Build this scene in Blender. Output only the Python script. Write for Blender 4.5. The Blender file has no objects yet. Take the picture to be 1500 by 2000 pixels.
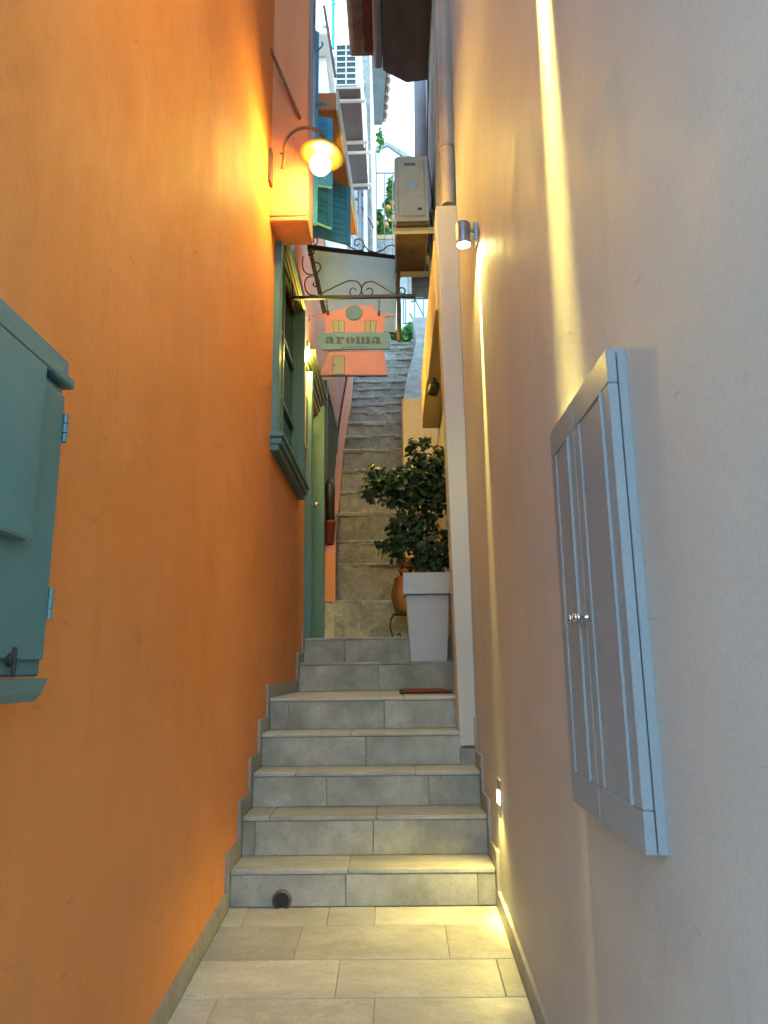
import bpy, math, random
from mathutils import Vector, Matrix

rnd = random.Random(7)
sc = bpy.context.scene
COL = sc.collection

# ------------------------------------------------------------------ camera
FPX = 1432.0                       # focal length in photo pixels (1500 wide)
EYE = Vector((0.0, 0.0, 1.008))
pit = math.atan(310 / FPX); yaw = 0.0118; rho = 0.012
hd = Vector((-math.sin(yaw), math.cos(yaw), 0))
FW = math.cos(pit) * hd + math.sin(pit) * Vector((0, 0, 1))
R0 = Vector((math.cos(yaw), math.sin(yaw), 0)); U0 = R0.cross(FW)
RT = (R0 - rho * U0).normalized(); UP = (U0 + rho * R0).normalized()
cam_d = bpy.data.cameras.new('camera'); cam = bpy.data.objects.new('camera', cam_d); COL.objects.link(cam)
cam_d.sensor_fit = 'HORIZONTAL'; cam_d.sensor_width = 36; cam_d.lens = 36 * FPX / 1500
cam_d.clip_start = 0.02; cam_d.clip_end = 2000
cam.matrix_world = Matrix(((RT.x, UP.x, -FW.x, EYE.x), (RT.y, UP.y, -FW.y, EYE.y), (RT.z, UP.z, -FW.z, EYE.z), (0, 0, 0, 1)))
sc.camera = cam

# ------------------------------------------------------------------ sky, sun, exposure
SUN_EL, SUN_ROT = math.radians(5), math.radians(8)
w = bpy.data.worlds.new('World'); sc.world = w; w.use_nodes = True
nt = w.node_tree; bg = nt.nodes['Background']
sky = nt.nodes.new('ShaderNodeTexSky'); sky.sky_type = 'NISHITA'; sky.sun_disc = False
sky.sun_elevation = SUN_EL; sky.sun_rotation = SUN_ROT; sky.air_density = 1.0; sky.dust_density = 1.6; sky.ozone_density = 2.0
nt.links.new(sky.outputs[0], bg.inputs[0]); bg.inputs[1].default_value = 0.15
sl = bpy.data.lights.new('sun', 'SUN'); sl.energy = 0.15; sl.angle = math.radians(14); sl.color = (1, .9, .78)
so = bpy.data.objects.new('sun', sl); COL.objects.link(so); so.location = (-8, 0, 12)
sdir = Vector((math.sin(SUN_ROT) * math.cos(SUN_EL), math.cos(SUN_ROT) * math.cos(SUN_EL), math.sin(SUN_EL)))
so.rotation_euler = sdir.to_track_quat('Z', 'Y').to_euler()
sc.view_settings.view_transform = 'Standard'; sc.view_settings.look = 'None'
sc.view_settings.exposure = 4.2; sc.view_settings.gamma = 1
sc.view_settings.use_curve_mapping = False
sc.cycles.use_denoising = True
sc.cycles.max_bounces = 8; sc.cycles.diffuse_bounces = 5; sc.cycles.glossy_bounces = 3
sc.cycles.use_adaptive_sampling = True; sc.cycles.adaptive_threshold = 0.02
sc.cycles.sample_clamp_indirect = 6

# ------------------------------------------------------------------ survey helpers (photo pixel + known plane -> point in the place)
def ray(x, y): return FW + RT * ((x - 750) / FPX) - UP * ((y - 1000) / FPX)
def at(x, y, Y): v = ray(x, y); return EYE + v * (Y / v.y)
def onX(x, y, X): v = ray(x, y); return EYE + v * (X / v.x)
def onZ(x, y, Z): v = ray(x, y); return EYE + v * ((Z - EYE.z) / v.z)

# ------------------------------------------------------------------ materials
def nodes(name):
    m = bpy.data.materials.new(name); m.use_nodes = True
    t = m.node_tree; b = t.nodes['Principled BSDF']
    return m, t, b
def noise(t, vec, scale, detail=4, rough=.6):
    n = t.nodes.new('ShaderNodeTexNoise'); n.inputs['Scale'].default_value = scale
    n.inputs['Detail'].default_value = detail; n.inputs['Roughness'].default_value = rough
    if vec is not None: t.links.new(vec, n.inputs['Vector'])
    return n.outputs['Fac']
def ramp(t, fac, a, b, lo=.3, hi=.7):
    r = t.nodes.new('ShaderNodeMapRange'); r.inputs[1].default_value = lo; r.inputs[2].default_value = hi
    r.inputs[3].default_value = a; r.inputs[4].default_value = b; t.links.new(fac, r.inputs[0]); return r.outputs[0]
def mix(t, fac, a, b):
    m = t.nodes.new('ShaderNodeMix'); m.data_type = 'RGBA'
    if isinstance(fac, (int, float)): m.inputs[0].default_value = fac
    else: t.links.new(fac, m.inputs[0])
    for s, v in ((6, a), (7, b)):
        if isinstance(v, tuple): m.inputs[s].default_value = (*v, 1)
        else: t.links.new(v, m.inputs[s])
    return m.outputs[2]
def coords(t, stretch=(1, 1, 1)):
    g = t.nodes.new('ShaderNodeNewGeometry'); mp = t.nodes.new('ShaderNodeMapping')
    mp.inputs['Scale'].default_value = stretch
    t.links.new(g.outputs['Position'], mp.inputs['Vector']); return mp.outputs['Vector']
def bump(t, b, h, strength, dist=.01):
    n = t.nodes.new('ShaderNodeBump'); n.inputs['Strength'].default_value = strength; n.inputs['Distance'].default_value = dist
    t.links.new(h, n.inputs['Height']); t.links.new(n.outputs[0], b.inputs['Normal'])
def sc3(c, k): return tuple(min(1, max(0, x * k)) for x in c)
def addn(t, a, b, k=1.0):
    m = t.nodes.new('ShaderNodeMath'); m.operation = 'MULTIPLY_ADD'; t.links.new(b, m.inputs[0]); m.inputs[1].default_value = k
    t.links.new(a, m.inputs[2]); return m.outputs[0]
def plaster(name, col, alt, rough=.75, grain=.25, wave=.5, streak=.5, spec=.3, cracks=.5, stain=.35):
    m, t, b = nodes(name)
    p = coords(t); ps = coords(t, (1, 1, .14))
    c = mix(t, ramp(t, noise(t, p, 1.1, 5, .6), 0, 1, .36, .66), col, alt)
    c = mix(t, ramp(t, noise(t, ps, 7, 4), 0, streak, .52, .74), c, sc3(col, .82))
    c = mix(t, ramp(t, noise(t, p, 150, 2), 0, .3, .45, .62), c, sc3(col, .82))
    # water stains and scuffs with outlines of their own
    st = ramp(t, noise(t, coords(t, (1.3, 1.0, .45)), 2.3, 6, .72), 0, stain, .585, .66)
    c = mix(t, st, c, (col[0] * .74, col[1] * .70, col[2] * .66))
    sf = ramp(t, noise(t, coords(t, (1, .5, 1.8)), 17, 3, .5), 0, stain * 1.3, .70, .735)
    c = mix(t, sf, c, sc3(alt, .62))
    # hairline cracks
    wv = t.nodes.new('ShaderNodeVectorMath'); wv.operation = 'ADD'; nz = t.nodes.new('ShaderNodeTexNoise'); nz.inputs['Scale'].default_value = 3.5
    t.links.new(p, nz.inputs['Vector']); sca = t.nodes.new('ShaderNodeVectorMath'); sca.operation = 'SCALE'; sca.inputs[3].default_value = .35
    t.links.new(nz.outputs['Color'], sca.inputs[0]); t.links.new(p, wv.inputs[0]); t.links.new(sca.outputs[0], wv.inputs[1])
    vo = t.nodes.new('ShaderNodeTexVoronoi'); vo.feature = 'DISTANCE_TO_EDGE'; vo.inputs['Scale'].default_value = 1.15; t.links.new(wv.outputs[0], vo.inputs['Vector'])
    ck = ramp(t, vo.outputs['Distance'], 1, 0, .0012, .0042)
    mk = t.nodes.new('ShaderNodeMath'); mk.operation = 'MULTIPLY'; t.links.new(ck, mk.inputs[0]); t.links.new(ramp(t, noise(t, p, 1.7, 2), 0, cracks, .54, .62), mk.inputs[1])
    c = mix(t, mk.outputs[0], c, sc3(col, .45))
    t.links.new(c, b.inputs['Base Color'])
    t.links.new(ramp(t, noise(t, p, 6, 3), rough * .88, min(1, rough * 1.15)), b.inputs['Roughness'])
    b.inputs['Specular IOR Level'].default_value = spec
    tr = noise(t, coords(t, (1, 1.6, .55)), 4.2, 4, .55)
    h = addn(t, tr, noise(t, p, 95, 3), grain)
    bump(t, b, h, wave, .02)
    return m
def paint(name, col, rough=.5, var=.25, grain=60, bs=.15, metal=0.0, stretch=(1, 1, 1), dirt=None, dirt_amt=.5, spec=.5):
    m, t, b = nodes(name); p = coords(t, stretch)
    c = mix(t, ramp(t, noise(t, p, 5, 5), 0, 1), sc3(col, 1 - var), sc3(col, 1 + var * .5))
    c = mix(t, ramp(t, noise(t, p, grain * 2, 3), 0, .3, .45, .65), c, sc3(col, .72))
    if dirt: c = mix(t, ramp(t, noise(t, p, 9, 6, .7), 0, dirt_amt, .52, .68), c, dirt)
    t.links.new(c, b.inputs['Base Color']); b.inputs['Metallic'].default_value = metal
    b.inputs['Specular IOR Level'].default_value = spec
    t.links.new(ramp(t, noise(t, p, 14, 4), rough * .85, min(1, rough * 1.2)), b.inputs['Roughness'])
    bump(t, b, noise(t, p, grain, 4), bs, .006)
    return m
def slab(name, col, var=.22, rough=.5):
    m, t, b = nodes(name); p = coords(t)
    oi = t.nodes.new('ShaderNodeObjectInfo')
    off = t.nodes.new('ShaderNodeVectorMath'); off.operation = 'SCALE'; off.inputs[3].default_value = 37
    cb = t.nodes.new('ShaderNodeCombineXYZ'); t.links.new(oi.outputs['Random'], cb.inputs[0]); t.links.new(oi.outputs['Random'], cb.inputs[2])
    t.links.new(cb.outputs[0], off.inputs[0])
    ad = t.nodes.new('ShaderNodeVectorMath'); ad.operation = 'ADD'; t.links.new(p, ad.inputs[0]); t.links.new(off.outputs[0], ad.inputs[1])
    rot = t.nodes.new('ShaderNodeMapping'); rot.inputs['Rotation'].default_value = (.5, .6, .7); rot.inputs['Scale'].default_value = (1, 2.2, 1)
    t.links.new(ad.outputs[0], rot.inputs['Vector']); v = rot.outputs[0]
    c = mix(t, ramp(t, noise(t, v, 3.2, 8, .68), 0, 1, .38, .64), sc3(col, 1 - var), sc3(col, 1 + var * .5))
    c = mix(t, ramp(t, noise(t, ad.outputs[0], 9, 6, .7), 0, .45, .5, .72), c, (col[0] * .78, col[1] * .74, col[2] * .64))
    c = mix(t, ramp(t, noise(t, v, 11, 7, .75), 0, .5, .54, .66), c, sc3(col, .6))
    c = mix(t, ramp(t, noise(t, ad.outputs[0], 4, 5, .75), 0, .35, .56, .64), c, (col[0] * .62, col[1] * .56, col[2] * .44))
    c = mix(t, ramp(t, noise(t, ad.outputs[0], 150, 2), 0, .55, .48, .66), c, sc3(col, .58))
    k = ramp(t, oi.outputs['Random'], .78, 1.12, 0, 1)
    hs = t.nodes.new('ShaderNodeHueSaturation'); t.links.new(k, hs.inputs['Value']); t.links.new(c, hs.inputs['Color'])
    t.links.new(hs.outputs[0], b.inputs['Base Color'])
    t.links.new(ramp(t, noise(t, v, 8, 4), rough * .8, rough * 1.25), b.inputs['Roughness'])
    bump(t, b, addn(t, noise(t, ad.outputs[0], 14, 6), noise(t, ad.outputs[0], 140, 3), .3), .22, .006)
    return m
def stone(name, col, alt, scale=5, bs=.8):
    m, t, b = nodes(name); p = coords(t)
    c = mix(t, ramp(t, noise(t, p, scale, 7, .7), 0, 1, .38, .62), sc3(col, .8), alt)
    c = mix(t, ramp(t, noise(t, p, scale * 7, 5, .7), 0, .55, .5, .7), c, sc3(col, .5))
    c = mix(t, ramp(t, noise(t, p, scale * 3.1, 5, .6), 0, .5, .56, .68), c, sc3(alt, 1.35))
    oi = t.nodes.new('ShaderNodeObjectInfo'); hs = t.nodes.new('ShaderNodeHueSaturation')
    t.links.new(ramp(t, oi.outputs['Random'], .82, 1.18, 0, 1), hs.inputs['Value']); t.links.new(c, hs.inputs['Color']); c = hs.outputs[0]
    t.links.new(c, b.inputs['Base Color']); b.inputs['Roughness'].default_value = .88; b.inputs['Specular IOR Level'].default_value = .25
    bump(t, b, addn(t, noise(t, p, scale * 4, 8, .65), noise(t, p, scale * 22, 4), .3), bs, .02)
    return m
def emit(name, col, k):
    m, t, b = nodes(name); b.inputs['Base Color'].default_value = (*col, 1)
    b.inputs['Emission Color'].default_value = (*col, 1); b.inputs['Emission Strength'].default_value = k; return m
def leafmat(name, a, b2, rough=.28, trans=.3):
    m, t, b = nodes(name)
    g = t.nodes.new('ShaderNodeNewGeometry')
    c = mix(t, g.outputs['Random Per Island'], a, b2)
    c = mix(t, ramp(t, g.outputs['Random Per Island'], 0, 1, .93, .97), c, (b2[0] * 2.6, b2[1] * 1.7, b2[2] * 1.2))
    t.links.new(c, b.inputs['Base Color'])
    t.links.new(ramp(t, noise(t, coords(t), 30, 2), rough, rough * 2), b.inputs['Roughness'])
    b.inputs['Specular IOR Level'].default_value = .5
    tl = t.nodes.new('ShaderNodeBsdfTranslucent'); t.links.new(c, tl.inputs[0])
    mx = t.nodes.new('ShaderNodeMixShader'); mx.inputs[0].default_value = trans
    t.links.new(b.outputs[0], mx.inputs[1]); t.links.new(tl.outputs[0], mx.inputs[2])
    t.links.new(mx.outputs[0], t.nodes['Material Output'].inputs[0])
    return m
def glass(name, col=(.02, .025, .025), rough=.05):
    m, t, b = nodes(name); b.inputs['Base Color'].default_value = (*col, 1); b.inputs['Roughness'].default_value = rough
    b.inputs['Specular IOR Level'].default_value = .8
    bump(t, b, noise(t, coords(t), 3, 2), .05, .01); return m

ORANGE = (.60, .21, .05)
MAT = dict(
    orange=plaster('orange plaster', ORANGE, (.65, .25, .085), rough=.68, grain=.10, wave=.34, streak=.35, spec=.3, cracks=.3),
    orange_box=plaster('salmon orange plaster', (.62, .235, .10), (.66, .27, .13), rough=.7, wave=.25),
    salmon=plaster('salmon plaster', (.58, .24, .15), (.64, .29, .19), rough=.8, wave=.3),
    greige=plaster('greige plaster', (.42, .395, .38), (.47, .445, .425), rough=.6, grain=.10, wave=.05, streak=.2, spec=.3, cracks=.0, stain=.26),
    white=plaster('white plaster', (.78, .78, .76), (.70, .71, .69), rough=.8, wave=.3),
    cream=plaster('ochre plaster', (.56, .42, .24), (.6, .47, .3), rough=.8, wave=.4),
    teal=paint('teal paint', (.07, .165, .175), rough=.5, var=.18, grain=45, bs=.12, stretch=(1, 1, .35)),
    tealbox=paint('teal cabinet paint', (.08, .195, .205), rough=.42, var=.12, grain=70, bs=.08),
    olive=paint('olive green paint', (.13, .15, .085), rough=.5, var=.25, stretch=(1, 1, .2)),
    blue=paint('blue shutter paint', (.06, .35, .62), rough=.55, var=.3, stretch=(1, 1, .3), dirt=(.25, .5, .6), dirt_amt=.35),
    cyan=paint('turquoise paint', (.06, .42, .50), rough=.5, var=.25),
    whitepaint=paint('white lacquer', (.255, .28, .31), rough=.35, var=.06, grain=90, bs=.04),
    planter=paint('white planter plastic', (.46, .47, .51), rough=.4, var=.06, grain=80, bs=.05),
    iron=paint('wrought iron', (.035, .03, .028), rough=.42, metal=.6, var=.5, dirt=(.12, .06, .03), dirt_amt=.4),
    rust=paint('rusty iron', (.11, .06, .035), rough=.7, metal=.2, var=.5, dirt=(.22, .09, .03), dirt_amt=.7),
    bronze=paint('bronze lamp metal', (.15, .09, .05), rough=.45, metal=.5, var=.3),
    enamel=paint('lamp shade enamel', (.34, .22, .035), rough=.35, var=.1),
    steel=paint('brushed grey metal', (.30, .31, .33), rough=.38, metal=.7, var=.2),
    chrome=paint('nickel', (.6, .58, .55), rough=.22, metal=1.0, var=.1),
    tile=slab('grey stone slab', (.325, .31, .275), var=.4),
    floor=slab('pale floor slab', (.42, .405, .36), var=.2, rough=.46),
    skirt=slab('skirting slab', (.29, .27, .245), var=.15),
    mortar=stone('mortar', (.20, .185, .16), (.25, .23, .2), 12, .4),
    grout=stone('pale grout', (.27, .25, .21), (.31, .29, .25), 12, .3),
    rough=stone('rough step stone', (.35, .32, .265), (.42, .385, .32), 4, 1.0),
    tread=stone('worn tread stone', (.36, .335, .285), (.42, .39, .33), 6, .7),
    edge=stone('whitewashed edge', (.5, .47, .41), (.58, .55, .5), 9, .5),
    asphalt=stone('street', (.16, .155, .15), (.2, .195, .19), 6, .4),
    greystone=stone('grey house stone', (.34, .34, .33), (.45, .45, .44), 3, .8),
    acwhite=paint('white air conditioner case', (.72, .74, .74), rough=.45, var=.08, dirt=(.5, .5, .46), dirt_amt=.3),
    acgrey=paint('aged air conditioner case', (.46, .43, .37), rough=.5, var=.12, dirt=(.3, .24, .17), dirt_amt=.45),
    acdark=paint('dark grille', (.06, .065, .065), rough=.6),
    label=paint('pale blue sticker', (.42, .52, .68), rough=.4),
    eave=paint('dark eave boards', (.11, .098, .092), rough=.8, var=.4, dirt=(.16, .08, .06), dirt_amt=.5, stretch=(1, .2, 1)),
    soffit=paint('pale green soffit', (.34, .38, .36), rough=.7, var=.2),
    rooftile=paint('terracotta roof tile', (.24, .15, .115), rough=.85, var=.45, dirt=(.3, .26, .22), dirt_amt=.5),
    redpaint=paint('dark red paint', (.16, .02, .02), rough=.6, var=.4),
    lilac=paint('grey lilac pipe', (.22, .20, .22), rough=.55, var=.2),
    tanpipe=paint('tan pipe', (.45, .36, .29), rough=.45, var=.15),
    signblue=paint('pale blue sign back', (.44, .63, .92), rough=.5, var=.1, grain=30, dirt=(.5, .66, .88), dirt_amt=.4),
    signpink=paint('salmon sign', (.50, .17, .15), rough=.5, var=.08, grain=40),
    signteal=paint('teal sign plaque', (.08, .20, .27), rough=.5, var=.15),
    signblue2=paint('blue sign disc', (.055, .16, .23), rough=.5, var=.25),
    signcream=paint('olive cream sign window', (.28, .27, .165), rough=.5, var=.12),
    ink=paint('dark sign ink', (.045, .07, .075), rough=.6),
    outline=paint('sign outline', (.06, .03, .025), rough=.6),
    terracotta=paint('terracotta', (.22, .08, .035), rough=.8, var=.35),
    redpot=paint('red plastic pot', (.24, .035, .02), rough=.45, var=.15),
    darkpot=paint('brown red pot', (.2, .045, .035), rough=.6),
    black=paint('black plastic', (.018, .018, .018), rough=.45),
    soil=stone('soil', (.05, .035, .025), (.08, .06, .04), 20),
    bark=paint('bark', (.14, .09, .055), rough=.85, var=.4, stretch=(1, 1, .2)),
    leaf=leafmat('shrub leaf', (.012, .032, .014), (.04, .082, .026)),
    leafy=leafmat('bright leaf', (.04, .16, .03), (.10, .28, .06), rough=.4),
    fruit=paint('orange fruit', (.8, .38, .03), rough=.4),
    matred=paint('red mat weave', (.20, .028, .03), rough=.95, var=.3, grain=260, bs=.8),
    matblk=paint('black mat border', (.02, .018, .018), rough=.9, grain=200, bs=.6),
    wood=paint('dark wood', (.10, .06, .03), rough=.55, var=.4, stretch=(1, 1, .1)),
    dimwall=plaster('warm ochre door wall', (.50, .36, .20), (.54, .4, .24), rough=.75),
    glass=glass('dark window glass'),
    bulb=emit('lit globe', (1, .80, .40), 2.5),
    spot=emit('lit spot lens', (1, .84, .5), 6),
    steplight=emit('lit step lamp', (1, .88, .6), 4),
)

# ------------------------------------------------------------------ mesh helpers
WLOC = {}
class MB:
    def __init__(s): s.v = []; s.f = []
    def add(s, vs, fs):
        n = len(s.v); s.v += [Vector(p) for p in vs]; s.f += [tuple(i + n for i in f) for f in fs]; return s
    def box(s, x0, x1, y0, y1, z0, z1, c=0.0):
        x0, x1 = min(x0, x1), max(x0, x1); y0, y1 = min(y0, y1), max(y0, y1); z0, z1 = min(z0, z1), max(z0, z1)
        return s.hexa([(x0, y0, z0), (x1, y0, z0), (x1, y1, z0), (x0, y1, z0), (x0, y0, z1), (x1, y0, z1), (x1, y1, z1), (x0, y1, z1)], c)
    def hexa(s, p, c=0.0):
        p = [Vector(q) for q in p]
        F = [(0, 3, 2, 1), (4, 5, 6, 7), (0, 1, 5, 4), (1, 2, 6, 5), (2, 3, 7, 6), (3, 0, 4, 7)]
        if c <= 0: return s.add(p, F)
        # chamfered box: every face inset by c, joined by bevel strips
        vs = []; idx = {}
        for fi, f in enumerate(F):
            for k in range(4):
                a, b, d = p[f[k]], p[f[(k + 1) % 4]], p[f[(k - 1) % 4]]
                q = a + (b - a).normalized() * min(c, (b - a).length * .4) + (d - a).normalized() * min(c, (d - a).length * .4)
                idx[(fi, f[k])] = len(vs); vs.append(q)
        fs = [tuple(idx[(fi, v)] for v in f) for fi, f in enumerate(F)]
        ed = {}
        for fi, f in enumerate(F):
            for k in range(4):
                a, b = f[k], f[(k + 1) % 4]; ed.setdefault(frozenset((a, b)), []).append((fi, a, b))
        for (fi, a, b), (fj, c2, d2) in ed.values():
            fs.append((idx[(fi, b)], idx[(fi, a)], idx[(fj, a)], idx[(fj, b)]))
        for vtx in range(8):
            tri = [fi for fi, f in enumerate(F) if vtx in f]
            t3 = [idx[(fi, vtx)] for fi in tri]
            n = (vs[t3[1]] - vs[t3[0]]).cross(vs[t3[2]] - vs[t3[0]])
            ctr = sum(p, Vector()) / 8
            fs.append(tuple(t3) if n.dot(vs[t3[0]] - ctr) > 0 else tuple(reversed(t3)))
        return s.add(vs, fs)
    def prism(s, pts, d):
        d = Vector(d); n = len(pts); pts = [Vector(p) for p in pts]
        nr = Vector()
        for i in range(n): nr += pts[i].cross(pts[(i + 1) % n])
        if nr.dot(d) > 0: pts = pts[::-1]
        vs = pts + [p + d for p in pts]
        return s.add(vs, [tuple(range(n)), tuple(range(2 * n - 1, n - 1, -1))] + [((i + 1) % n, i, n + i, n + (i + 1) % n) for i in range(n)])
    def tube(s, path, r, n=8, closed=False):
        path = [Vector(p) for p in path]; N = len(path); rs = r if isinstance(r, (list, tuple)) else [r] * N
        base = len(s.v); up = None
        for i, p in enumerate(path):
            d = (path[min(i + 1, N - 1)] - path[max(i - 1, 0)]).normalized()
            if up is None: up = d.orthogonal().normalized()
            up = (up - d * up.dot(d)).normalized(); sd = d.cross(up)
            for k in range(n):
                a = 2 * math.pi * k / n; s.v.append(p + (up * math.cos(a) + sd * math.sin(a)) * rs[i])
        for i in range(N - 1):
            for k in range(n):
                s.f.append((base + i * n + k, base + i * n + (k + 1) % n, base + (i + 1) * n + (k + 1) % n, base + (i + 1) * n + k))
        s.f.append(tuple(base + k for k in range(n - 1, -1, -1))); s.f.append(tuple(base + (N - 1) * n + k for k in range(n)))
        return s
    def lathe(s, prof, c, n=20, axis=(0, 0, 1), cap=True):
        ax = Vector(axis).normalized(); a = ax.orthogonal().normalized(); b = ax.cross(a); c = Vector(c); base = len(s.v)
        for r, h in prof:
            for k in range(n):
                t = 2 * math.pi * k / n; s.v.append(c + ax * h + (a * math.cos(t) + b * math.sin(t)) * r)
        for i in range(len(prof) - 1):
            for k in range(n):
                s.f.append((base + i * n + k, base + i * n + (k + 1) % n, base + (i + 1) * n + (k + 1) % n, base + (i + 1) * n + k))
        if cap:
            if prof[0][0] > 1e-4: s.f.append(tuple(base + k for k in range(n - 1, -1, -1)))
            if prof[-1][0] > 1e-4: s.f.append(tuple(base + (len(prof) - 1) * n + k for k in range(n)))
        return s
    def build(s, name, mat, parent=None, smooth=False, base=True):
        me = bpy.data.meshes.new(name)
        if parent is not None: o0 = Vector(WLOC[parent.name])
        loc = Vector()
        xs = [min(p[i] for p in s.v) for i in range(3)]; xe = [max(p[i] for p in s.v) for i in range(3)]
        loc = Vector(((xs[0] + xe[0]) / 2, (xs[1] + xe[1]) / 2, xs[2]))
        me.from_pydata([tuple(p - loc) for p in s.v], [], s.f)
        me.materials.append(MAT[mat]); me.validate()
        if smooth: me.polygons.foreach_set('use_smooth', [True] * len(me.polygons))
        ob = bpy.data.objects.new(name, me); COL.objects.link(ob)
        if parent is not None: ob.parent = parent; ob.location = loc - o0
        else: ob.location = loc
        WLOC[ob.name] = loc
        return ob
def thing(name, label, cat, loc, group=None):
    o = bpy.data.objects.new(name, None); COL.objects.link(o); o.location = loc; o.empty_display_size = .1
    WLOC[o.name] = Vector(loc); return tag(o, label, cat, group)
def tag(o, label, cat, group=None):
    o['label'] = label; o['category'] = cat
    if group: o['group'] = group
    return o
def struct(o): o['kind'] = 'structure'; return o
def auto(o, ang=40):
    me = o.data; me.polygons.foreach_set('use_smooth', [True] * len(me.polygons))
    try: me.set_sharp_from_angle(angle=math.radians(ang))
    except Exception: pass
    return o
def spiral(c, r0, r1, a0, a1, n=22, Y=None, plane='xz'):
    out = []
    for i in range(n + 1):
        t = i / n; a = a0 + (a1 - a0) * t; r = r0 + (r1 - r0) * t
        out.append(Vector((c[0] + r * math.cos(a), c[1], c[2] + r * math.sin(a))))
    return out
def lamp_light(name, kind, loc, parent, energy, col, size=.03, aim=None, cone=30, blend=.5):
    d = bpy.data.lights.new(name, kind); d.energy = energy; d.color = col
    d.shadow_soft_size = size
    if kind == 'SPOT': d.spot_size = math.radians(cone); d.spot_blend = blend
    o = bpy.data.objects.new(name, d); COL.objects.link(o); o.parent = parent; o.location = Vector(loc) - WLOC[parent.name]
    if aim is not None: o.rotation_euler = (-Vector(aim)).to_track_quat('Z', 'Y').to_euler()
    return o
WARM = (1.0, .71, .11)
WARM2 = (1.0, .82, .2)

XL, XR = -.755, .445                # alley wall faces
XLs, XRs = -.741, .431              # skirting faces
STEPY = [3.5, 3.74, 3.98, 4.22, 4.46, 5.8, 6.1, 7.5]
STEPZ = [.154, .331, .50, .676, .858, 1.075, 1.278]
SL = .09                            # the floor rises towards the stair
def fz(Y): return -SL * (3.5 - Y)

# ================================================================== SETTING
b = MB(); b.add([(-400, -400, -.75), (400, -400, -.75), (400, 400, -.75), (-400, 400, -.75)], [(0, 1, 2, 3)])
struct(b.build('ground', 'asphalt'))
b = MB(); b.hexa([(-.74, -1.2, fz(-1.2) - .3), (.43, -1.2, fz(-1.2) - .3), (.43, 3.5, -.3), (-.74, 3.5, -.3),
                  (-.74, -1.2, fz(-1.2) - .004), (.43, -1.2, fz(-1.2) - .004), (.43, 3.5, -.004), (-.74, 3.5, -.004)])
alley = struct(b.build('alley_floor', 'grout'))
def floor_tile(x0, x1, y0, y1):
    g = .0013; dz = rnd.uniform(-.0012, .0012)
    x0 += g; x1 -= g; y0 += g; y1 -= g
    MB().hexa([(x0, y0, fz(y0) - .03), (x1, y0, fz(y0) - .03), (x1, y1, fz(y1) - .03), (x0, y1, fz(y1) - .03),
               (x0, y0, fz(y0) + dz), (x1, y0, fz(y0) + dz), (x1, y1, fz(y1) + dz), (x0, y1, fz(y1) + dz)], .0022).build('paving_slab', 'floor', alley)
rows = [(3.316, 3.5, [-.655, -.30, -.10]), (3.023, 3.316, [-.395, .19]), (2.756, 3.023, [-.22, .36]), (2.47, 2.756, [-.615, -.085]),
        (2.19, 2.47, [-.42, .11]), (1.9, 2.19, [-.6, -.1]), (1.6, 1.9, [-.3, .2]), (1.3, 1.6, [-.5, .05]), (1.0, 1.3, [-.25, .3]),
        (.7, 1.0, [-.45, .1]), (.4, .7, [-.3, .25]), (.1, .4, [-.5, 0]), (-.2, .1, [-.25, .3]), (-.6, -.2, [-.4, .1]), (-1.2, -.6, [-.2])]
for y0, y1, js in rows:
    e = [-.741] + js + [.431]
    for a, c in zip(e[:-1], e[1:]): floor_tile(a, c, y0, y1)

# tiled stair
b = MB()
for k in range(7):
    b.box(-.74, .43 if k < 3 else .50, STEPY[k] + .0045, STEPY[k + 1] + .010, -.3, STEPZ[k] - .0042 - .0002 * k)
stair = struct(b.build('tiled_stairs', 'mortar'))
JX = [[-.23, .35], [-.68, -.115], [-.36, .165], [-.165], [-.63, -.065], [-.125], [-.41]]
JT = [[-.22], [-.61, -.10], [-.52, .1], [-.25], [-.55, .05], [-.1], [-.3]]
RIGHT = [.431, .431, .431, .372, .372, .47, .47]
for k in range(7):
    zb = STEPZ[k - 1] if k else 0.0
    xs = [-.741] + JX[k] + [RIGHT[k]]
    for a, c in zip(xs[:-1], xs[1:]):
        dy = rnd.uniform(-.0015, .0015)
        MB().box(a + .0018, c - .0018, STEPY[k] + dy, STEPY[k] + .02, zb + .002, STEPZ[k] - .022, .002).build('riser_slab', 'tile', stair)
    xs = [-.741] + JT[k] + [RIGHT[k]]
    for a, c in zip(xs[:-1], xs[1:]):
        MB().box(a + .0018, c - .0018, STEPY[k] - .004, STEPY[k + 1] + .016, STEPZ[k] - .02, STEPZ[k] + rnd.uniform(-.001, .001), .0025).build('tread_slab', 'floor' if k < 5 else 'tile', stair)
# round drain opening in the first riser
dc = at(551, 1758, 3.5)
dr = MB().lathe([(.043, 0), (.043, .012), (.034, .014), (.034, 0)], (dc.x, 3.5005, dc.z), 24, (0, -1, 0), cap=False).build('drain_ring', 'bronze', stair)
g = MB().lathe([(.0, .001), (.034, .001)], (dc.x, 3.5, dc.z), 24, (0, -1, 0), cap=False)
for i in range(-2, 3): g.box(dc.x + i * .013 - .002, dc.x + i * .013 + .002, 3.492, 3.4975, dc.z - .03, dc.z + .03)
g.build('drain_grate', 'black', dr)

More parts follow.
